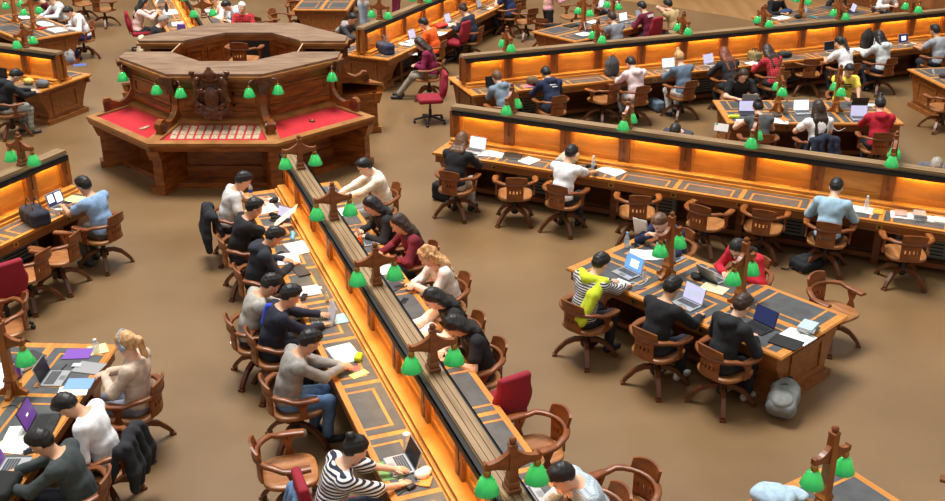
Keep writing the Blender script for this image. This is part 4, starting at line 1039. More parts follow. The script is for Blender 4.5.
# ------------------------------------------------------------------ central long desk, side with the leather in full view
a1, a2, a3, a5, a0 = WEDGE
fC, bC = AC + 90, AC + 270
P = person
WHO = {}
WHO['tee'] = P(243, 181, fC, 'person in a pale grey T-shirt at the central desk end', top=(196, 194, 192), sleeve='short', lh=(.5, .1, .85), rh=(.3, -.14, .8), skin='tan', hd=28)
P(254, 208, fC, 'person in black T-shirt and glasses reaching for an upright sheet', top=(24, 24, 26), sleeve='short', lh=(.5, .15, .8), rh=(.62, -.05, .9), skin='tan', hd=18, extra={'glasses': 1})
P(274, 237, fC, 'person in a dark navy hoodie writing on loose papers', top=(34, 38, 48), hood=True, hd=32, skin='tan', rh=(.46, -.1, .8))
P(270, 285, fC, 'person in a light grey jumper with black hair looking down', top=(158, 154, 146), hd=34, skin='tan')
P(290, 296, fC, 'person in navy jacket with a bright blue back stripe at a laptop', top=(26, 30, 46), hd=22, skin='tan', rh=(.5, -.08, .8), lh=(.52, .14, .84), extra={'stripe': 1}, legs=(30, 34, 44))
P(309, 342, fC, 'person in a grey tweed jumper and blue jeans holding a phone', top=(140, 136, 130), hd=26, skin='tan', legs=(92, 122, 160), lh=(.46, .03, .84), rh=(.46, -.04, .84), style='short')
WHO['stripe'] = P(355, 450, fC, 'person in navy striped top with a hair bun typing', top='navy_stripes', sleeve='rolled', hd=22, style='bun', skin='light', legs=(60, 66, 84), rh=(.46, -.1, .8), lh=(.5, .12, .81), seat='red')
free_chair(289, 473, 14, 'empty wooden armchair, nearest the viewer, behind the striped top wearer')
# far side of the central desk
P(365, 167, bC, 'person in cream jumper with dark beard line and earphones', top=(226, 216, 196), hd=24, skin='light', rh=(.48, -.08, .8), lh=(.46, .1, .8), legs=(200, 198, 190))
P(372, 206, bC, 'person with long black hair in a black top beside the cream jumper', top=(26, 26, 30), style='long', hd=28, skin='light')
P(399, 224, bC, 'person in a maroon top with long dark brown hair at a laptop', top=(110, 26, 40), style='long', hair='darkbrown', hd=20, skin='tan', rh=(.46, -.1, .8))
P(428, 256, bC, 'person with wavy fair hair in a white cardigan using a phone', top=(222, 214, 206), style='wavy', hair='blond', hd=26, skin='light', lh=(.36, .05, .84), rh=(.36, -.04, .84))
P(434, 299, bC, 'person with black hair in black vest and cream sleeves leaning low', top=(30, 28, 30), band=(228, 204, 186), style='long', hd=30, skin='light', lh=(.5, .14, .8), rh=(.52, -.1, .8))
P(455, 326, bC, 'person with black hair in a black top bent over writing', top=(24, 24, 28), style='long', hd=44, skin='light', sleeve='short')
free_chair(497, 410, 122, 'empty red office chair pushed up to the central desk', 'red')
free_chair(535, 452, 205, 'empty wooden armchair at the central desk, next to the empty red one')
P(563, 477, bC, 'person in pale checked shirt with black hair, chin on hand', top='check_shirt', hd=26, skin='light', lh=(.42, .1, .8), rh=(.36, -.04, .98), want=1.02)
free_chair(622, 512, 215, 'wooden armchair cut by the lower edge, beside the pale checked shirt')
# ------------------------------------------------------------------ long desk with the white card
fR = AR + 90
P(462, 141, fR, 'person in black jacket with collar-length brown hair at a white laptop', top=(24, 24, 26), style='bob', hair='brown', hd=16, legs=(170, 166, 160), lean=22, clampit=True)
free_chair(515, 195, fR + 22, 'empty wooden armchair between the black jacket and white T-shirt wearers')
P(571, 154, fR - 6, 'person in a white T-shirt with black hair turning pages', top=(232, 234, 236), sleeve='short', hd=24, skin='tan', rh=(.5, -.24, .82), lh=(.42, .1, .8))
free_chair(637, 213, fR + 18, 'empty wooden armchair under the lit desk, behind the water bottle')
free_chair(706, 224, fR - 14, 'empty wooden armchair behind the red jacket wearer, turned from the lit desk')
free_chair(763, 228, fR + 2, 'empty wooden armchair directly below a bare stretch of lit desk')
P(836, 188, fR, 'person in a light blue denim shirt reading at the lit desk', top=(150, 182, 200), hd=30, legs=(30, 32, 40), extra={'shoe': (30, 30, 34)}, rh=(.44, -.14, .8))
free_chair(905, 254, fR + 16, 'empty wooden armchair in front of the row of opened books')
P(678, 128, fR + 180, 'person of whom only black hair shows above the card-topped screen', top=(60, 60, 70), hd=40, seat=None, lean=30, clampit=True)
P(937, 161, fR + 180, 'person whose grey hair just shows over the screen by the books', top=(90, 90, 96), hair='grey', hd=40, seat=None, lean=30, clampit=True)
# ------------------------------------------------------------------ table of the yellow jumper wearer
P(600, 264, a1 + 90, 'person in striped top with a yellow jumper round the shoulders', top='black_stripes', style='short', hd=26, extra={'scarf': (186, 200, 40)}, legs=(34, 34, 40), lh=(.46, .12, .8), rh=(.5, -.12, .8), want=1.0)
P(672, 288, a1 + 90, 'person in black jumper and white trainers at a laptop', top=(22, 22, 26), hd=20, skin='tan', legs=(32, 36, 48), extra={'shoe': (222, 222, 220)}, rh=(.44, -.2, .8))
P(742, 306, a1 + 84, 'person in a black hoodie at the end of the free-standing table', top=(26, 28, 32), hood=True, hair='darkbrown', hd=24, legs=(30, 32, 40), extra={'shoe': (206, 200, 190)})
P(660, 223, a1 + 270, 'person with sandy hair holding up a sheaf of papers', top=(38, 46, 76), hair='brown', hd=22, lh=(.4, .12, .98), rh=(.42, -.12, .96), skin='light')
P(738, 249, a1 + 270, 'person in a bright red jacket behind a silver laptop', top=(186, 26, 46), style='long', hd=34, skin='light')
free_chair(832, 312, -58, 'empty wooden armchair at the outer end of the free-standing table')
# ------------------------------------------------------------------ long desk with the rucksack
fU = AU + 90
P(497, 78, fU + 6, 'person in a slate blue hoodie with cropped hair, hand to face', top=(112, 128, 142), hood=True, hair='brown', style='crop', hd=16, skin='light', lh=(.28, .1, 1.0))
P(546, 74, fU, 'person in navy hoodie with a white emblem on the back', top=(26, 36, 64), hood=True, hd=26, skin='tan', extra={'print': [(-.05, .07, -.02, .0), (-.02, .05, .02, .05), (-.08, .03, -.06, -.045)]})
free_chair(603, 100, fU + 18, 'empty wooden armchair beside the rucksack desk, left of the pale pink hoodie')
P(631, 64, fU, 'person in a pale pink hoodie with black hair bent forward', top=(216, 196, 198), hood=True, hd=38, legs=(150, 160, 170))
P(679, 58, fU + 4, 'person in a slate blue jumper with a fair hair bun', top=(92, 110, 130), style='topbun', hair='blond', hd=18, legs=(210, 210, 208))
P(724, 54, fU, 'person with long red-brown hair in a dark top', top=(36, 34, 38), style='long', hair='auburn', hd=14)
P(767, 51, fU + 4, 'person in a red plaid shirt with long dark hair', top='red_plaid', style='long', hair='darkbrown', hd=18)
free_chair(807, 74, fU - 30, 'empty wooden armchair between the red plaid shirt and the white T-shirt', )
P(848, 46, fU + 4, 'person with a dark ponytail and white T-shirt at the rucksack desk', top=(226, 228, 230), sleeve='short', style='pony', hd=16, skin='light', lean=26, clampit=True)
P(879, 37, fU + 2, 'person in a pale grey hoodie with dark shoulder-length hair', top=(190, 196, 198), hood=True, style='bob', hd=18, legs=(34, 40, 56))
P(935, 31, fU + 8, 'person in a grey T-shirt with black hair by the frame edge', top=(150, 158, 166), sleeve='short', hd=14, skin='tan')
# ------------------------------------------------------------------ table of the yellow T-shirt wearer
P(743, 76, a2 + 270, 'person in a black T-shirt facing the viewer behind a grey laptop', top=(24, 24, 26), sleeve='short', style='long', hair='darkbrown', hd=28, want=1.0)
P(758, 108, a2 + 90, 'person in dark sleeveless top with pinned-up hair', top=(70, 72, 72), sleeve='none', style='bun', hd=18, lh=(.42, .3, .8))
WHO['hair'] = P(818, 108, a2 + 100, 'person with very long dark hair in a white T-shirt', top=(228, 230, 228), sleeve='short', style='long', hair='darkbrown', hd=8, lean=10, lh=(.3, .12, .98))
P(849, 71, a2 + 270, 'person in a yellow T-shirt with black hair facing the viewer', top=(226, 208, 80), sleeve='short', hd=26, skin='tan', extra={'chestprint': [(-.09, .09, .02, .045), (-.06, .1, -.03, -.005), (-.1, .04, -.075, -.05)]})
P(880, 105, a2 + 84, 'person in a red hooded top with dark hair tied up', top=(166, 20, 40), hood=True, style='topbun', hd=20)
# ------------------------------------------------------------------ long desk beside the orange T-shirt
fT = AT + 90
P(424, 24, fT, 'person in an orange T-shirt with black hair', top=(236, 92, 26), sleeve='short', hd=30, skin='tan')
P(420, 44, fT + 20, 'person in a plum jumper and grey tights with long brown hair', top=(120, 22, 66), style='long', hair='darkbrown', hd=30, legs=(128, 118, 106), lh=(.34, .06, .74), rh=(.34, -.06, .74), pose='stretch', want=1.3, lean=16, clampit=True)
free_chair(455, 44, 150, 'empty red office chair behind the orange T-shirt wearer', 'red')
P(463, 10, fT, 'person in a navy top with brown hair in a knot', top=(30, 38, 54), style='bun', hair='darkbrown', hd=20, skin='light')
free_chair(430, 101, 190, 'empty red office chair standing alone on the open floor', 'red')
P(503, -12, fT, 'person in a navy T-shirt, head above the frame, arms raised', top=(34, 48, 88), sleeve='short', hd=10, lh=(.4, .1, .95))
P(352, 19, AT - 90, 'person in dark coat and grey scarf half hidden behind the dais', top=(52, 54, 60), hd=24, extra={'scarf': (140, 138, 134)})
P(366, -22, AT - 90, 'standing person in pale blue jeans and white top', top=(206, 210, 216), legs=(150, 166, 188), pose='stand', seat=None, lean=4, hd=20)
P(392, -30, 200, 'standing person in maroon trousers cut by the top edge', top=(90, 30, 50), legs=(120, 40, 62), pose='stand', seat=None, lean=2)
# ------------------------------------------------------------------ past the dais
fN = AN - 90
WHO['grey'] = P(163, 21, fN, 'person with grey hair and glasses in a black suit jacket', top=(28, 28, 32), hair='grey', hd=22, extra={'glasses': 1}, lean=18)
P(144, 3, fN, 'person with long black hair reading a raised sheet', top=(226, 196, 186), style='long', hd=20, lh=(.5, .1, 1.0), rh=(.5, -.1, 1.0), seat='red', lean=14)
P(214, 0, fN + 180, 'person in white T-shirt with black hair past the dais', top=(226, 230, 234), hd=30, lean=22)
P(227, 6, fN + 180, 'person in pale grey hoodie with black hair past the dais', top=(176, 186, 194), hood=True, hd=34, lean=26)
P(242, 8, -95, 'person with white hair in a red plaid shirt facing the viewer', top='red_plaid', hair='white', style='crop', hd=10, lean=6)
free_chair(282, 26, -30, 'empty wooden armchair behind the dais beside the empty-topped table')
free_chair(298, 13, -60, 'dark wooden armchair half hidden at the corner of the empty-topped table')
free_chair(259, 30, 80, 'wooden armchair of which only the crest shows past the dais')
q = chair('wood', Vector((CX + .03, CY + .34, 1.15)), R(84), 'wooden armchair standing inside the octagonal dais', 'empty wooden swivel armchairs')
# ------------------------------------------------------------------ table of the maroon jersey wearer
P(612, 18, a3 + 80, 'person in a grey T-shirt with brown hair at a far table', top=(116, 122, 130), sleeve='short', hair='darkbrown', hd=16, want=.98)
P(641, 7, a3 + 90, 'person in a maroon sports jersey with white back lettering', top=(96, 18, 42), hd=20, seat='red', extra={'print': [(-.11, -.06, .0, .07), (-.045, .0, .0, .07), (.015, .06, .0, .07), (.075, .11, .0, .07)]})
P(668, 5, a3 + 92, 'person in a tan jacket, hand against the head', top=(176, 152, 106), hd=14, lh=(.2, .1, 1.12), want=.95)
P(611, -12, a3 + 270, 'person in white top facing the viewer across the far table', top=(228, 228, 228), hd=20, lean=16, lh=(.42, .14, .82))
free_chair(526, 22, 120, 'empty wooden armchair near the navy T-shirt wearer at the far desk')
free_chair(516, 8, 130, 'wooden armchair with a pale bag strap, just beyond its neighbour')
free_chair(572, 17, 200, 'empty wooden armchair at the corner of the maroon jersey table')
ch = free_chair(546, 32, 60, 'wooden armchair with a black bag on it')
P(553, -18, 20, 'standing person in pink and white scarf, only the lower half shown', top=(206, 150, 160), legs=(30, 30, 36), pose='stand', seat=None, lean=3)
# ------------------------------------------------------------------ cluttered outer table
a8 = 32
P(781, -4, a8 + 270, 'person in black with blue notes at the cluttered outer table', top=(24, 24, 28), hd=26, lean=16, skin='tan')
P(836, -12, a8 + 90, 'person in a black top, back turned, at the outer table', top=(26, 26, 30), hd=20, lean=22)
P(892, -10, a8 + 265, 'person in a white long-sleeved shirt at the top edge', top=(226, 228, 230), hd=24, lean=20)
# ------------------------------------------------------------------ left-hand side of the room
fL2 = AL2 - 90
P(15, 76, fL2 - 26, 'person in a black hoodie and camouflage trousers, head down', top=(22, 24, 28), hood=True, legs='camo', hd=44, pose='sit', extra={'shoe': (70, 60, 60)})
P(50, 0, a5 + 90, 'person in a white shirt with black hair writing, farther of two', top=(220, 226, 230), hd=34, want=1.0)
P(69, 12, a5 + 82, 'person in a white top and blue patterned shorts writing, nearer of two', top=(232, 234, 238), hd=36, legs=(46, 66, 140), want=1.0, skin='light')
P(37, 1, a5 + 95, 'person in a maroon top leaning on the far table', top=(110, 26, 50), hd=40, lean=36)
free_chair(83, 4, -40, 'empty wooden armchair behind the two white shirted writers')
free_chair(104, 10, 60, 'empty wooden armchair on open floor near the top edge')
fL1 = AL1 - 90
P(84, 186, fL1, 'person in a light blue T-shirt and grey trousers at a laptop', top=(126, 156, 190), sleeve='short', hd=18, skin='tan', legs=(76, 72, 62), lh=(.42, .12, .88), rh=(.44, -.1, .84), extra={'shoe': (60, 62, 66)})
free_chair(58, 258, fL1 + 15, 'empty wooden armchair below the dark holdall')
free_chair(28, 275, fL1 + 5, 'empty wooden armchair next to the partly shown red chair')
free_chair(4, 296, fL1 - 20, 'red office chair cut by the frame edge', 'red')
free_chair(3, 330, 200, 'wooden armchair by the frame edge, behind the headphone wearer table')
f0 = a0 + 270
P(126, 344, f0 - 6, 'person in a beige top with grey headphones and fair ponytail', top=(190, 170, 152), style='pony', hair='blond', hd=22, lh=(.32, .05, .86), rh=(.34, -.06, .86), extra={'headphones': 1}, legs=(120, 124, 136), want=1.1, lean=-2, clampit=True)
WHO['bent'] = P(68, 406, f0, 'person in a white shirt bent right down over a phone', top=(226, 228, 232), sleeve='rolled', hd=52, skin='tan', lh=(.26, .06, .74), rh=(.28, -.06, .74), want=.98, legs=(40, 42, 50))
P(42, 443, f0 + 2, 'person in dark green-grey jumper typing at the lower edge', top=(54, 62, 62), hd=30, skin='tan', lh=(.42, .14, .8), rh=(.44, -.12, .8), want=1.0)
P(964, 62, 186, 'person in a white top cut by the frame edge', top=(226, 228, 226), hd=20, lean=16)
free_chair(942, 108, 100, 'wooden armchair cut by the frame edge below the standing card')
free_chair(952, 524, 150, 'wooden armchair back in the lower corner by the pale blue jacket')
# ------------------------------------------------------------------ things lying about
d = fC
bottle(251, 196, 'water bottle with blue label by the pale grey T-shirt wearer', cap=(120, 90, 190), lab=(60, 90, 190))
sheet(266, 209, d + 12, 'overlapping loose sheets in front of the glasses wearer', n=3)
sheet(272, 200, d - 8, 'white page under the pale grey T-shirt wearer\'s hand', w=.18, d=.22)
lump(284, 201, d, 'crumpled black case near the upright sheet', 'soft_case', 'case', (28, 28, 30), [('e', (0, 0, .03), (.07, .05, .035)), ('e', (.04, .05, .03), (.05, .04, .03))], h=.012)
lump(272, 218, d, 'black headphones lying by the small black laptop', 'headphones', 'headphones', (24, 24, 26), [('c', [(.0, .07, .03), (.08, .06, .02), (.11, 0, .02), (.08, -.06, .02), (0, -.07, .03)], [.03, .012, .012, .012, .03])], h=.009)
laptop(282, 220, d + 36, 'small black netbook showing a pale screen', 'lilac', 'dark_shell', 18, DOC, s=.8)
o = sheet(308, 222, d - 20, 'large cream sheet held upright by the glasses wearer', w=.30, d=.42, col=(240, 224, 196), tilt=38); o.location.z += .13
lump(297, 237.5, d, 'light blue pencil case on the central desk', 'pencil_case', 'case', (96, 156, 196), [('c', [(-.02, -.09, .03), (.02, .09, .03)], [.03, .03])], h=.011)
open_book(306, 247, d + 10, 'open pad beyond the light blue pencil case', .4, .28)
open_book(288, 259, d - 6, 'open papers under the navy hoodie wearer\'s pen', .34, .28)
phone(277, 254, d + 40, 'black phone by the navy hoodie wearer')
book(301, 271.5, d + 8, 'closed dark laptop-sized notebook on the central desk', (44, 44, 48), .3, .16, .018)
open_book(309, 291, d, 'white pad with a phone on it by the light grey jumper', .26, .26)
phone(304, 296.5, d + 60, 'phone lying on the white pad', z=ZT + .025)
bottle(340, 299, 'small bottle with a yellow label by the screen', body=(226, 220, 196), cap=(236, 200, 70), lab=None, h=.12, r=.022, name='small_bottle')
sheet(323, 287, d, 'small white card on the bare leather', w=.06, d=.05)
laptop(321, 322, d - 2, 'silver laptop in front of the blue back stripe jacket', 'grey', 'silver', 16)
slab(353, 317, d + 4, 'light blue folder beyond the silver laptop', 'folder', 'folder', (126, 176, 212), .23, .31, .008, group='closed books and folders')
open_book(344, 354, d + 6, 'open book before the grey tweed jumper', .4, .28)
lump(372.7, 357, d + 60, 'lime green pencil case by the open book', 'pencil_case', 'case', (150, 176, 30), [('b', (0, 0, .03), (.05, .02, .01), .02)], h=.011)
sheet(359, 374, d + 20, 'yellow-green leaflet by the table edge', w=.1, d=.2, col=(206, 220, 120))
sheet(353, 368, d - 30, 'pink and red flyer by the yellow-green leaflet', w=.1, d=.15, col=(226, 96, 90))
cup(427.3, 443, 'tall white lidded tumbler on the central desk')
laptop(399, 466, d + 2, 'silver laptop of the navy striped top wearer', 'dark', 'silver', 18)
slab(389, 470, d, 'green mat peeking from under the silver laptop', 'desk_mat', 'mat', (110, 160, 90), .3, .2, .003, z=ZT + .001)
phone(422.5, 477, d + 60, 'white phone by the orange notebook', (226, 226, 226))
book(427, 481.5, d + 60, 'small orange notebook near the crumpled tissue', (226, 150, 60), .1, .15, .012)
lump(446, 471, d, 'crumpled white tissue bag by the screen', 'tissue_bag', 'tissue', (226, 214, 204), [('e', (0, 0, .03), (.08, .07, .04)), ('e', (.05, .04, .03), (.05, .04, .03))], h=.013)
slab(411, 488, d + 30, 'black charger block at the lower end of the central desk', 'charger', 'charger', (26, 26, 28), .05, .09, .03)
cable([(398, 495), (404, 491), (411, 488), (420, 484), (428, 483)], 'black lead from the charger block', (26, 26, 30))
d = bC
laptop(328, 191, d, 'silver laptop in front of the cream jumper', 'grey', 'silver', 24)
sheet(341, 213, d + 10, 'white papers before the long black hair wearer', n=2)
laptop(371, 241, d, 'silver laptop in front of the maroon top', 'grey', 'silver', 14)
bottle(360, 250, 'orange drink bottle by the screen of the central desk', body=(232, 92, 48), cap=(232, 110, 60), lab=None, h=.2)
sheet(383, 271, d, 'white sheet under the cardigan wearer\'s phone', n=2)
book(393, 287, d + 30, 'black and white magazine by the wavy fair hair wearer', (60, 60, 66), .2, .27, .008)
sheet(421, 325, d + 14, 'paper under the cream sleeves', n=2)
phone(404, 301, d + 50, 'phone beside the cream sleeves', (60, 60, 70))
sheet(417, 331, d - 10, 'white page at the table edge before the bent writer', w=.21, d=.28)
open_book(440, 345, d, 'open notebook under the bent writer', .36, .26)
phone(399, 279, d, 'phone in the wavy fair hair wearer\'s hands', z=.86)
laptop(533, 497, d, 'silver laptop at the lower edge before the pale checked shirt', 'lilac', 'silver', 18)
# desk with the white card
d = fR
laptop(475, 151, d - 4, 'white-screened laptop of the black jacket wearer', 'white', 'silver', 14)
sheet(494, 150, d + 30, 'papers right of the white-screened laptop', n=3)
sheet(499, 155, d, 'thick white booklet by the black folder', w=.18, d=.25)
book(513, 156, d + 14, 'black folder on the lit desk', (34, 32, 32), .3, .24, .025)
sheet(529, 160.5, d - 16, 'single white page right of the black folder', w=.25, d=.3)
lump(581, 152, d + 90, 'grey-beige bag on the desk behind the white T-shirt', 'soft_bag', 'bag', (150, 146, 136), [('b', (0, 0, .09), (.09, .2, .03), .05)], h=.018)
bottle(602, 160, 'clear water bottle against the lit screen', cap=(230, 234, 240), lab=(190, 210, 226))
lump(596, 164, d, 'black headphones beside the clear water bottle', 'headphones', 'headphones', (28, 28, 32), [('c', [(.0, .07, .03), (.08, .05, .02), (.08, -.05, .02), (0, -.07, .03)], [.03, .012, .012, .03])], h=.01)
open_book(611, 171, d - 20, 'open book being paged by the white T-shirt wearer', .4, .3)
sheet(578, 172, d + 20, 'page behind the white T-shirt wearer\'s arm', w=.2, d=.26)
o = sheet(721, 131, d, 'small white card with a green mark on the cap rail', w=.22, d=.12, z=ZC, tilt=70, name='notice_card', group='notice cards'); o.location.z += .06
lg = MB(); lg.box(.03, .055, .06, .1, .0014, .002); m_ = lg.build('logo_mark', plain((40, 150, 90)), o)
o = sheet(783, 178, d, 'small cream notice on the ledge of the lit screen', w=.16, d=.07, z=.86, col=(220, 190, 130), name='notice_card', group='notice cards', tilt=60); o.location.z += .03
sheet(855, 197, d + 10, 'large paper before the light blue denim shirt', w=.36, d=.3, n=2)
sheet(868, 207, d - 10, 'second page right of the denim shirt', w=.24, d=.26)
bottle(869.5, 199, 'clear bottle near the denim shirt wearer', lab=None, cap=(210, 220, 230))
book(881, 201, d, 'orange envelope-like book on the lit desk', (226, 160, 60), .14, .2, .012)
open_book(908, 205, d + 6, 'wide open white book in the row of books', .4, .28)
for i in range(2): book(901, 213.5 - i * 1, d + 8 * i, ('dusky pink book under its neighbour in the row', 'dusky pink book lying on top in the row')[i], (196, 150, 150), .16, .2, .022, z=ZT + .0045 + .0225 * i)
for i in range(4): book(919.5, 217 - i, d + 6 * ((i * 3) % 4), 'grey book, %s of the pile of four by the frame edge' % ('bottom', 'second from bottom', 'third from bottom', 'topmost')[i], ((120, 124, 128), (226, 226, 224), (90, 84, 84), (150, 146, 144))[i], .16, .22, .022, z=ZT + .0045 + .0225 * i)
open_book(928, 206, d, 'open cream book behind the grey pile', .3, .22, (190, 160, 120))
book(943, 208, d, 'black and white book at the frame edge', (200, 200, 198), .2, .22, .03)
book(935, 217, d + 10, 'white booklet right of the grey pile', (226, 226, 226), .1, .14, .02)
backpack(806, 268, 30, 'black backpack lying under the denim shirt wearer', (24, 26, 30), 0, 1., lie=True)
lump(443, 200, 60, 'black bag hanging low beside the black jacket wearer', 'shoulder_bag', 'bag', (20, 20, 24), [('b', (0, 0, .16), (.05, .13, .1), .05)], z=0)
lump(573, 168, d, 'black and red rucksack between chair and white T-shirt wearer', 'rucksack', 'bag', (36, 30, 34), [('b', (0, 0, .18), (.03, .1, .12), .03)], z=.47) if False else None
# table of the yellow jumper wearer
d = a1 + 90
laptop(626, 274, d - 6, 'laptop with blue desktop before the yellow jumper', 'blue', 'silver', 16, WIN1)
sheet(618, 284, d, 'white sheet under the yellow jumper wearer\'s hand', w=.2, d=.26)
bottle(626, 247, 'water bottle at the near corner of the table by the upright papers', cap=(120, 170, 220), lab=(160, 196, 226))
phone(635, 245.5, d + 60, 'black phone beside the corner water bottle')
bottle(644, 280, 'small clear bottle with a red cap', cap=(210, 40, 40), lab=None, h=.15, r=.028)
sheet(645, 255, d + 40, 'scattered white papers in front of the sandy hair', n=4)
for i in range(3):
    o = sheet(647 - i * 3, 236, a1 + 270 + i * 9, 'sheaf page held up by the sandy haired person, %s of three' % ('front', 'middle', 'back')[i], w=.2, d=.28, tilt=66, name='paper_sheet', group='held papers'); o.location.z = .98
laptop(672, 257, a1 + 268, 'silver laptop in front of the sandy hair', 'grey', 'silver', 12)
cable([(626, 286), (633, 282), (640, 285), (648, 279), (640, 276)], 'white lead by the red-capped bottle')
pen(642, 289, 20, 'purple pen at the table edge', (120, 60, 150))
laptop(686, 305, d - 4, 'laptop with lilac windows before the black jumper', 'lilac', 'silver', 16, WIN2)
laptop(715, 278, a1 + 262, 'silver laptop in front of the bright red jacket', 'grey', 'silver', 26)
slab(714, 289, d + 10, 'cream laptop sleeve on the table', 'laptop_sleeve', 'sleeve', (222, 206, 170), .32, .22, .012)
lump(697, 279, d, 'black soft pouch by the silver laptop', 'soft_pouch', 'pouch', (28, 28, 30), [('e', (0, 0, .035), (.07, .06, .04)), ('e', (.03, .06, .03), (.05, .05, .03))], h=.013)
cable([(712, 324), (716, 316), (722, 313), (730, 314), (728, 319), (718, 323), (715, 328)], 'white charger lead curled on the table')
laptop(757, 328, d - 6, 'dark-screened laptop before the black hoodie', 'navy', 'dark_shell', 16)
slab(786, 343, d + 8, 'black laptop pouch at the table corner', 'laptop_sleeve', 'sleeve', (24, 24, 27), .34, .24, .02)
open_book(797, 337, d, 'glossy open magazine under the small pile', .34, .28)
for i in range(3): book(809, 330 - i * 1.6, d + 10 * ((i * 2) % 3), '%s pale book of the pile at the table end' % ('lowest', 'middle', 'topmost')[i], ((120, 140, 130), (224, 226, 226), (176, 200, 210))[i], .17, .23, .024, z=ZT + .026 + .0245 * i)
o = backpack(778, 419, 62, 'grey backpack on the floor under the table end', (120, 124, 120), .06, 1.1, (134, 138, 134)); o.rotation_euler = (0, R(58), R(62)); o.location.z = .12
# desk with the rucksack
d = fU
laptop(486, 82, d, 'dark laptop beyond the slate blue hoodie with cropped hair', 'dark', 'dark_shell', 12)
lump(530, 82, d + 80, 'olive soft bag on the desk by the navy hoodie', 'soft_bag', 'bag', (76, 66, 50), [('e', (0, 0, .07), (.12, .2, .08)), ('e', (.02, .1, .09), (.08, .1, .07))], h=.02)
lump(539, 78, d, 'crumpled white bag behind the navy hoodie', 'paper_bag', 'bag', (226, 226, 228), [('e', (0, 0, .09), (.05, .06, .1))], h=.018)
sheet(528, 86, d, 'pink paper under the navy hoodie wearer\'s arm', w=.2, d=.15, col=(230, 110, 140))
backpack(609, 74, d + 180, 'grey and black rucksack standing on the long desk', (70, 72, 76), ZT + .005, .95, (100, 104, 108))
laptop(666, 67, d, 'white-screened laptop before the fair hair bun', 'white', 'silver', 14, DOC)
laptop(708, 63, d + 14, 'laptop with grey page beside the long red-brown hair', 'lilac', 'silver', 16, WIN1)
bag(747, 57, d + 90, 'olive green handbag standing on the long desk', (110, 104, 70), .3, .16, .2, hh=.06)
book(754, 61, d, 'dusty pink wallet by the olive green handbag', (206, 150, 150), .1, .18, .02)
sheet(753, 64, d + 10, 'white papers left of the red plaid shirt', n=2)
lump(781.5, 56, d, 'dark heap of a jacket on the desk beside the red plaid shirt', 'jacket', 'jacket', (36, 38, 40), [('e', (0, 0, .06), (.12, .14, .08)), ('e', (.02, -.12, .05), (.1, .1, .06))], h=.02)
laptop(832, 52, d + 4, 'black-screened laptop left open on the bare desk', 'dark', 'silver', 12)
backpack(857, 45, d + 180, 'black and tan rucksack standing beside the white laptop', (34, 32, 30), ZT + .005, 1.0, (60, 50, 40))
laptop(869, 44, d, 'white laptop partly behind the black and tan rucksack', 'white', 'silver', 12)
sheet(862, 49, d, 'white papers under the pale grey hoodie wearer', n=3)
laptop(900, 42, d + 6, 'laptop with a blue window before the pale grey hoodie', 'navy', 'silver', 14, WIN1)
sheet(908, 43, d, 'cream paper right of the blue window laptop', w=.3, d=.2, col=(236, 220, 190))
lump(656, 110, 20, 'blue-grey bag with pale stripes on the floor under the desk', 'shoulder_bag', 'bag', (96, 112, 128), [('b', (0, 0, .12), (.06, .17, .06), .05)], z=0, h=.02)
# table of the yellow T-shirt wearer
d = a2 + 90
laptop(747, 101, a2 + 270, 'grey laptop of the black T-shirt wearer facing the viewer', 'grey', 'silver', 18)
laptop(748, 114, d, 'laptop with lilac page before the dark sleeveless top', 'lilac', 'dark_shell', 12, WIN2)
lump(734, 118, d, 'yellow-green pencil pouch at the table corner', 'pencil_case', 'case', (190, 206, 60), [('c', [(0, -.08, .03), (0, .08, .03)], [.032, .032])], h=.013)
sheet(743, 122, d, 'white page by the yellow-green pouch', w=.2, d=.2)
bottle(785.5, 113, 'steel flask beside the post lamp', body=(160, 164, 166), cap=(120, 122, 126), lab=None, h=.24)
lump(777, 117, d, 'dark purse on the table by the steel flask', 'purse', 'purse', (60, 48, 40), [('e', (0, 0, .025), (.07, .1, .028))], h=.014)
book(784, 120, d + 20, 'orange notebook between the two near readers', (200, 120, 60), .14, .2, .02)
sheet(782, 124, d - 20, 'white notes between the two near readers', n=3)
laptop(803, 113, d + 6, 'white laptop before the very long dark hair', 'white', 'silver', 12)
laptop(857, 106, a2 + 270, 'black laptop of the yellow T-shirt wearer', 'dark', 'dark_shell', 16)
sheet(871, 105, d, 'white note pad beside the black laptop', w=.2, d=.15)
laptop(860, 119, d - 2, 'white laptop of the red hooded top wearer', 'lilac', 'silver', 10, DOC)
cable([(826, 124), (829, 130), (832, 127), (838, 131), (845, 128)], 'white lead along the edge of the table')
drape(WHO['hair'], 'navy coat over the chair of the very long dark hair', (30, 36, 54))
# desk beside the orange T-shirt
d = fT
bag(379, 52, d + 60, 'navy handbag leaning on the desk end past the dais', (44, 52, 76), .5, .22, .26, hh=.14, hc=(120, 110, 96))
slab(394, 42, d, 'black mouse on the bare end of the long desk', 'mouse', 'mouse', (24, 24, 26), .06, .1, .03)
open_book(411, 43, d - 10, 'large open book before the plum jumper', .5, .34)
laptop(407, 38, d, 'pale laptop in front of the large open book', 'lilac', 'silver', 16)
laptop(417, 31, d, 'laptop before the orange T-shirt', 'pagetext', 'silver', 16)
lump(436, 27, d, 'red folded jacket on the long desk', 'jacket', 'jacket', (200, 50, 44), [('e', (0, 0, .05), (.14, .16, .06)), ('e', (-.05, -.14, .04), (.1, .1, .045))], h=.02)
sheet(445, 34, d, 'white papers right of the orange T-shirt', n=3)
laptop(436, 21, d, 'blue-screened laptop beyond the red folded jacket', 'lilac', 'silver', 16)
sheet(452, 25, d, 'white papers before the navy top with hair knot', n=2)
laptop(481, 8, d, 'dark laptop at the far end of the orange T-shirt desk', 'grey', 'dark_shell', 14)
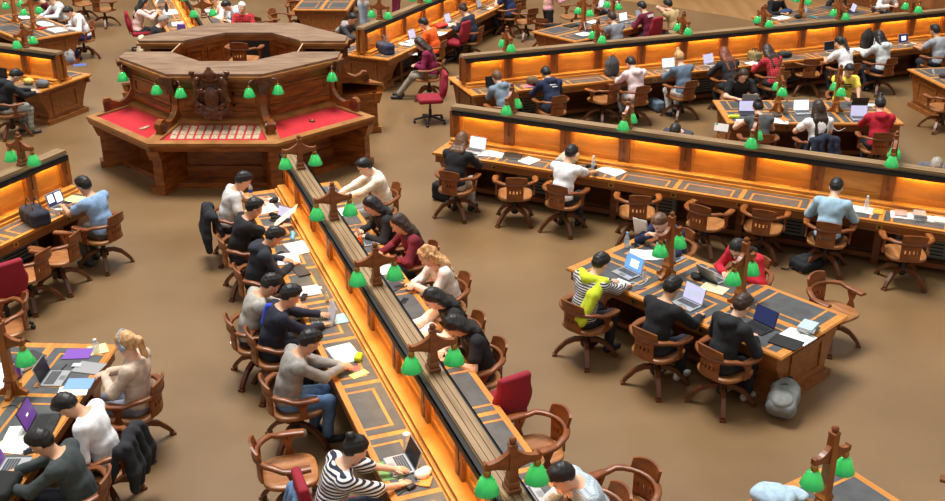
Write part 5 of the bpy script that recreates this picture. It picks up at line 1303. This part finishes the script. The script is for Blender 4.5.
sheet(488, 8, d, 'pale green paper by the far dark laptop', w=.3, d=.24, col=(220, 236, 226))
sheet(413, 54, d + 30, 'white leaflet on the plum jumper wearer\'s lap', w=.2, d=.2, z=.62)
# far table of the maroon jersey
d = a3 + 90
slab(571, 26, d, 'closed black laptop on the far table', 'closed_laptop', 'laptop', (26, 26, 30), .36, .24, .03)
laptop(590, 31, d + 40, 'open laptop with lilac screen by the closed black one', 'lilac', 'dark_shell', 14)
sheet(585, 34, d, 'white papers at the near edge of the far table', n=3)
sheet(592, 22, d, 'white page across the far table', w=.3, d=.24, n=2)
laptop(627, 22, d, 'laptop before the maroon jersey', 'white', 'silver', 14)
laptop(652, 17, d, 'pale laptop before the tan jacket', 'grey', 'silver', 14)
lump(553, 34, 60, 'black bag sitting on the far wooden armchair', 'shoulder_bag', 'bag', (22, 22, 26), [('b', (0, 0, .14), (.06, .14, .07), .05)], z=.475, h=.02)
# cluttered outer table
d = a8 + 90
lump(786, 13, d, 'heap of blue notes at the cluttered outer table', 'cloth_heap', 'cloth', (40, 66, 110), [('e', (0, 0, .05), (.12, .2, .06))], h=.02)
sheet(781, 18, d, 'white and pink papers at the cluttered outer table', n=4)
bottle(806, 13, 'clear bottle on the cluttered outer table', lab=(200, 220, 236))
book(812, 17, d, 'teal magazine on the cluttered outer table', (80, 150, 160), .2, .28, .01)
laptop(848, 12, d + 180 + 60, 'laptop with purple screen at the top edge', 'lilac', 'dark_shell', 14)
bottle(882, 12, 'small dark bottle before the white long-sleeved shirt', body=(40, 40, 60), cap=(220, 220, 220), lab=None, h=.16)
lump(798, 18, d, 'black pouch by the post lamp of the outer table', 'soft_pouch', 'pouch', (26, 26, 28), [('e', (0, 0, .04), (.1, .08, .05))], h=.018)
# past the dais
d = fN
sheet(170, 12, d, 'spread white papers past the dais', w=.4, d=.34, n=4)
bottle(167, 12, 'dark upright flask among the papers past the dais', body=(30, 30, 36), cap=(20, 20, 24), lab=None, h=.26, r=.04)
sheet(178, 24, d, 'white papers before the grey-haired reader', w=.26, d=.3, n=3)
book(182, 29, d, 'purple book standing by the grey-haired reader', (70, 60, 150), .14, .2, .12)
open_book(205, 11, d, 'white pad before the white T-shirt past the dais', .36, .26)
o = sheet(160, 8, d, 'sheet raised by the long black hair reader', w=.3, d=.34, tilt=50); o.location.z = 1.02
# left side
d = fL1
bag(36, 222, d + 70, 'dark navy and brown holdall lying on the lit desk', (40, 42, 56), .5, .26, .24, name='holdall', hc=(96, 70, 48), hh=.14)
laptop(63, 207, d - 2, 'laptop with blue windows before the light blue T-shirt', 'navy', 'silver', 16, [(-.13, -.01, .03, .18), (.02, .13, .06, .18)])
sheet(75, 199, d + 10, 'lime green sheet beyond the light blue T-shirt', w=.24, d=.28, col=(204, 226, 140))
phone(67, 203, d, 'phone in the light blue T-shirt wearer\'s hands', (60, 90, 130), z=.9)
cup(64, 216, 'white paper cup at the desk edge by the light blue T-shirt', h=.09, r=.035)
d = fL2
laptop(9, 76, d, 'dark laptop standing behind the black hoodie', 'dark', 'dark_shell', 4)
lump(29, 84, d, 'yellow knitted pouch on the lit desk', 'soft_pouch', 'pouch', (190, 166, 84), [('e', (0, 0, .06), (.09, .12, .07))], h=.018)
lump(43, 87, d, 'grey fluffy hat on the lit desk', 'hat', 'hat', (92, 94, 98), [('e', (0, 0, .07), (.11, .15, .09))], h=.018)
d = a5 + 90
sheet(45, 24, d, 'white papers under the farther white shirted writer', w=.4, d=.3, n=4)
open_book(57, 30, d, 'wide open book before the nearer white shirted writer', .5, .34)
slab(42, 29, d + 20, 'red pencil tin on the writers\' table', 'pencil_tin', 'case', (200, 40, 50), .08, .2, .04)
sheet(24, 17, d, 'red and white packet papers on the writers\' table', w=.3, d=.24, n=3)
backpack(69, 64, 120, 'grey and white backpack on the floor beside the writers', (168, 170, 172), 0, 1., (110, 114, 120))
slab(80, 65, 20, 'blue folder lying flat on the floor', 'folder', 'folder', (96, 120, 190), .22, .3, .006, z=.001, group='closed books and folders')
d = f0
laptop(56, 379, d + 2, 'silver laptop turned sideways between the papers', 'dark', 'silver', 14)
book(78, 354, d + 6, 'purple magazine near the table end', (120, 70, 170), .22, .29, .006)
sheet(99, 348, d + 30, 'cream envelope at the table corner', w=.22, d=.2, col=(232, 216, 150))
bottle(96.5, 352, 'clear glass jar bottle at the table corner', body='clear_plastic', cap=(226, 226, 222), lab=None, h=.16, r=.04)
book(89, 368, d - 10, 'black and white photo magazine by the headphone wearer', (150, 150, 152), .22, .3, .006)
book(80, 384, d + 4, 'blue magazine below the photo magazine', (120, 160, 206), .21, .28, .006)
sheet(73, 391, d + 10, 'white magazine page at the table edge', w=.2, d=.3, col=(226, 226, 216))
book(29, 363, d + 60, 'thick black binder beside the silver laptop', (48, 48, 52), .24, .3, .06)
bottle(19, 377, 'purple flask behind the table lamp', body=(110, 70, 170), cap=(90, 60, 150), lab=None, h=.2)
sheet(3, 375, d, 'white papers at the frame edge by the purple flask', w=.4, d=.34, n=3)
slab(77, 366, d, 'small white mouse-like puck near the purple magazine', 'phone_case', 'case', (220, 210, 206), .07, .1, .02)
pen(64, 367, 80, 'black pen left of the purple magazine')
laptop(45, 424, d + 6, 'dark laptop with a purple screen before the white shirt', 'purple', 'dark_shell', 18, [(-.02, .03, .09, .11)], s=1.1)
sheet(18, 441, d, 'white papers between the two laptops', n=4)
phone(31.5, 451, d + 30, 'black phone between the two laptops')
laptop(19, 470, d + 4, 'large dark laptop before the dark green-grey jumper', 'purple', 'silver', 18, s=1.15)
lump(12, 494, d, 'black quilted bag at the lower corner', 'soft_bag', 'bag', (28, 30, 28), [('b', (0, 0, .07), (.1, .15, .02), .04)], h=.018)
cable([(2, 408), (14, 405), (22, 411), (30, 409)], 'dark lead crossing the leather', (40, 40, 44))
drape(WHO['bent'], 'black coat over the chair of the bent white shirt', (30, 32, 36))
drape(WHO['grey'], 'beige jacket hung on the chair of the grey-haired reader', (206, 190, 160), .5)
drape(WHO['tee'], 'black coat hanging on the chair at the dais end', (30, 32, 38), .52)
drape(WHO['stripe'], 'blue denim jacket over the chair of the striped top', (86, 112, 146))
sheet(235, 343, 30, 'scrap of white paper on the open floor', w=.12, d=.1, z=.001)
# outer tables
lump(772, 503, -20, 'pale blue jacket thrown on the outer table', 'jacket', 'jacket', (160, 184, 204), [('e', (0, 0, .08), (.2, .14, .1)), ('e', (.14, .12, .05), (.16, .1, .06))])
o = sheet(933, 74, 150, 'white card standing on the corner of the outer table', w=.2, d=.12, tilt=66, name='notice_card', group='notice cards'); o.location.z += .05
lump(943, 77, 0, 'dark purse on the outer table beside the standing card', 'purse', 'purse', (60, 40, 34), [('e', (0, 0, .03), (.1, .08, .035))], h=.018)
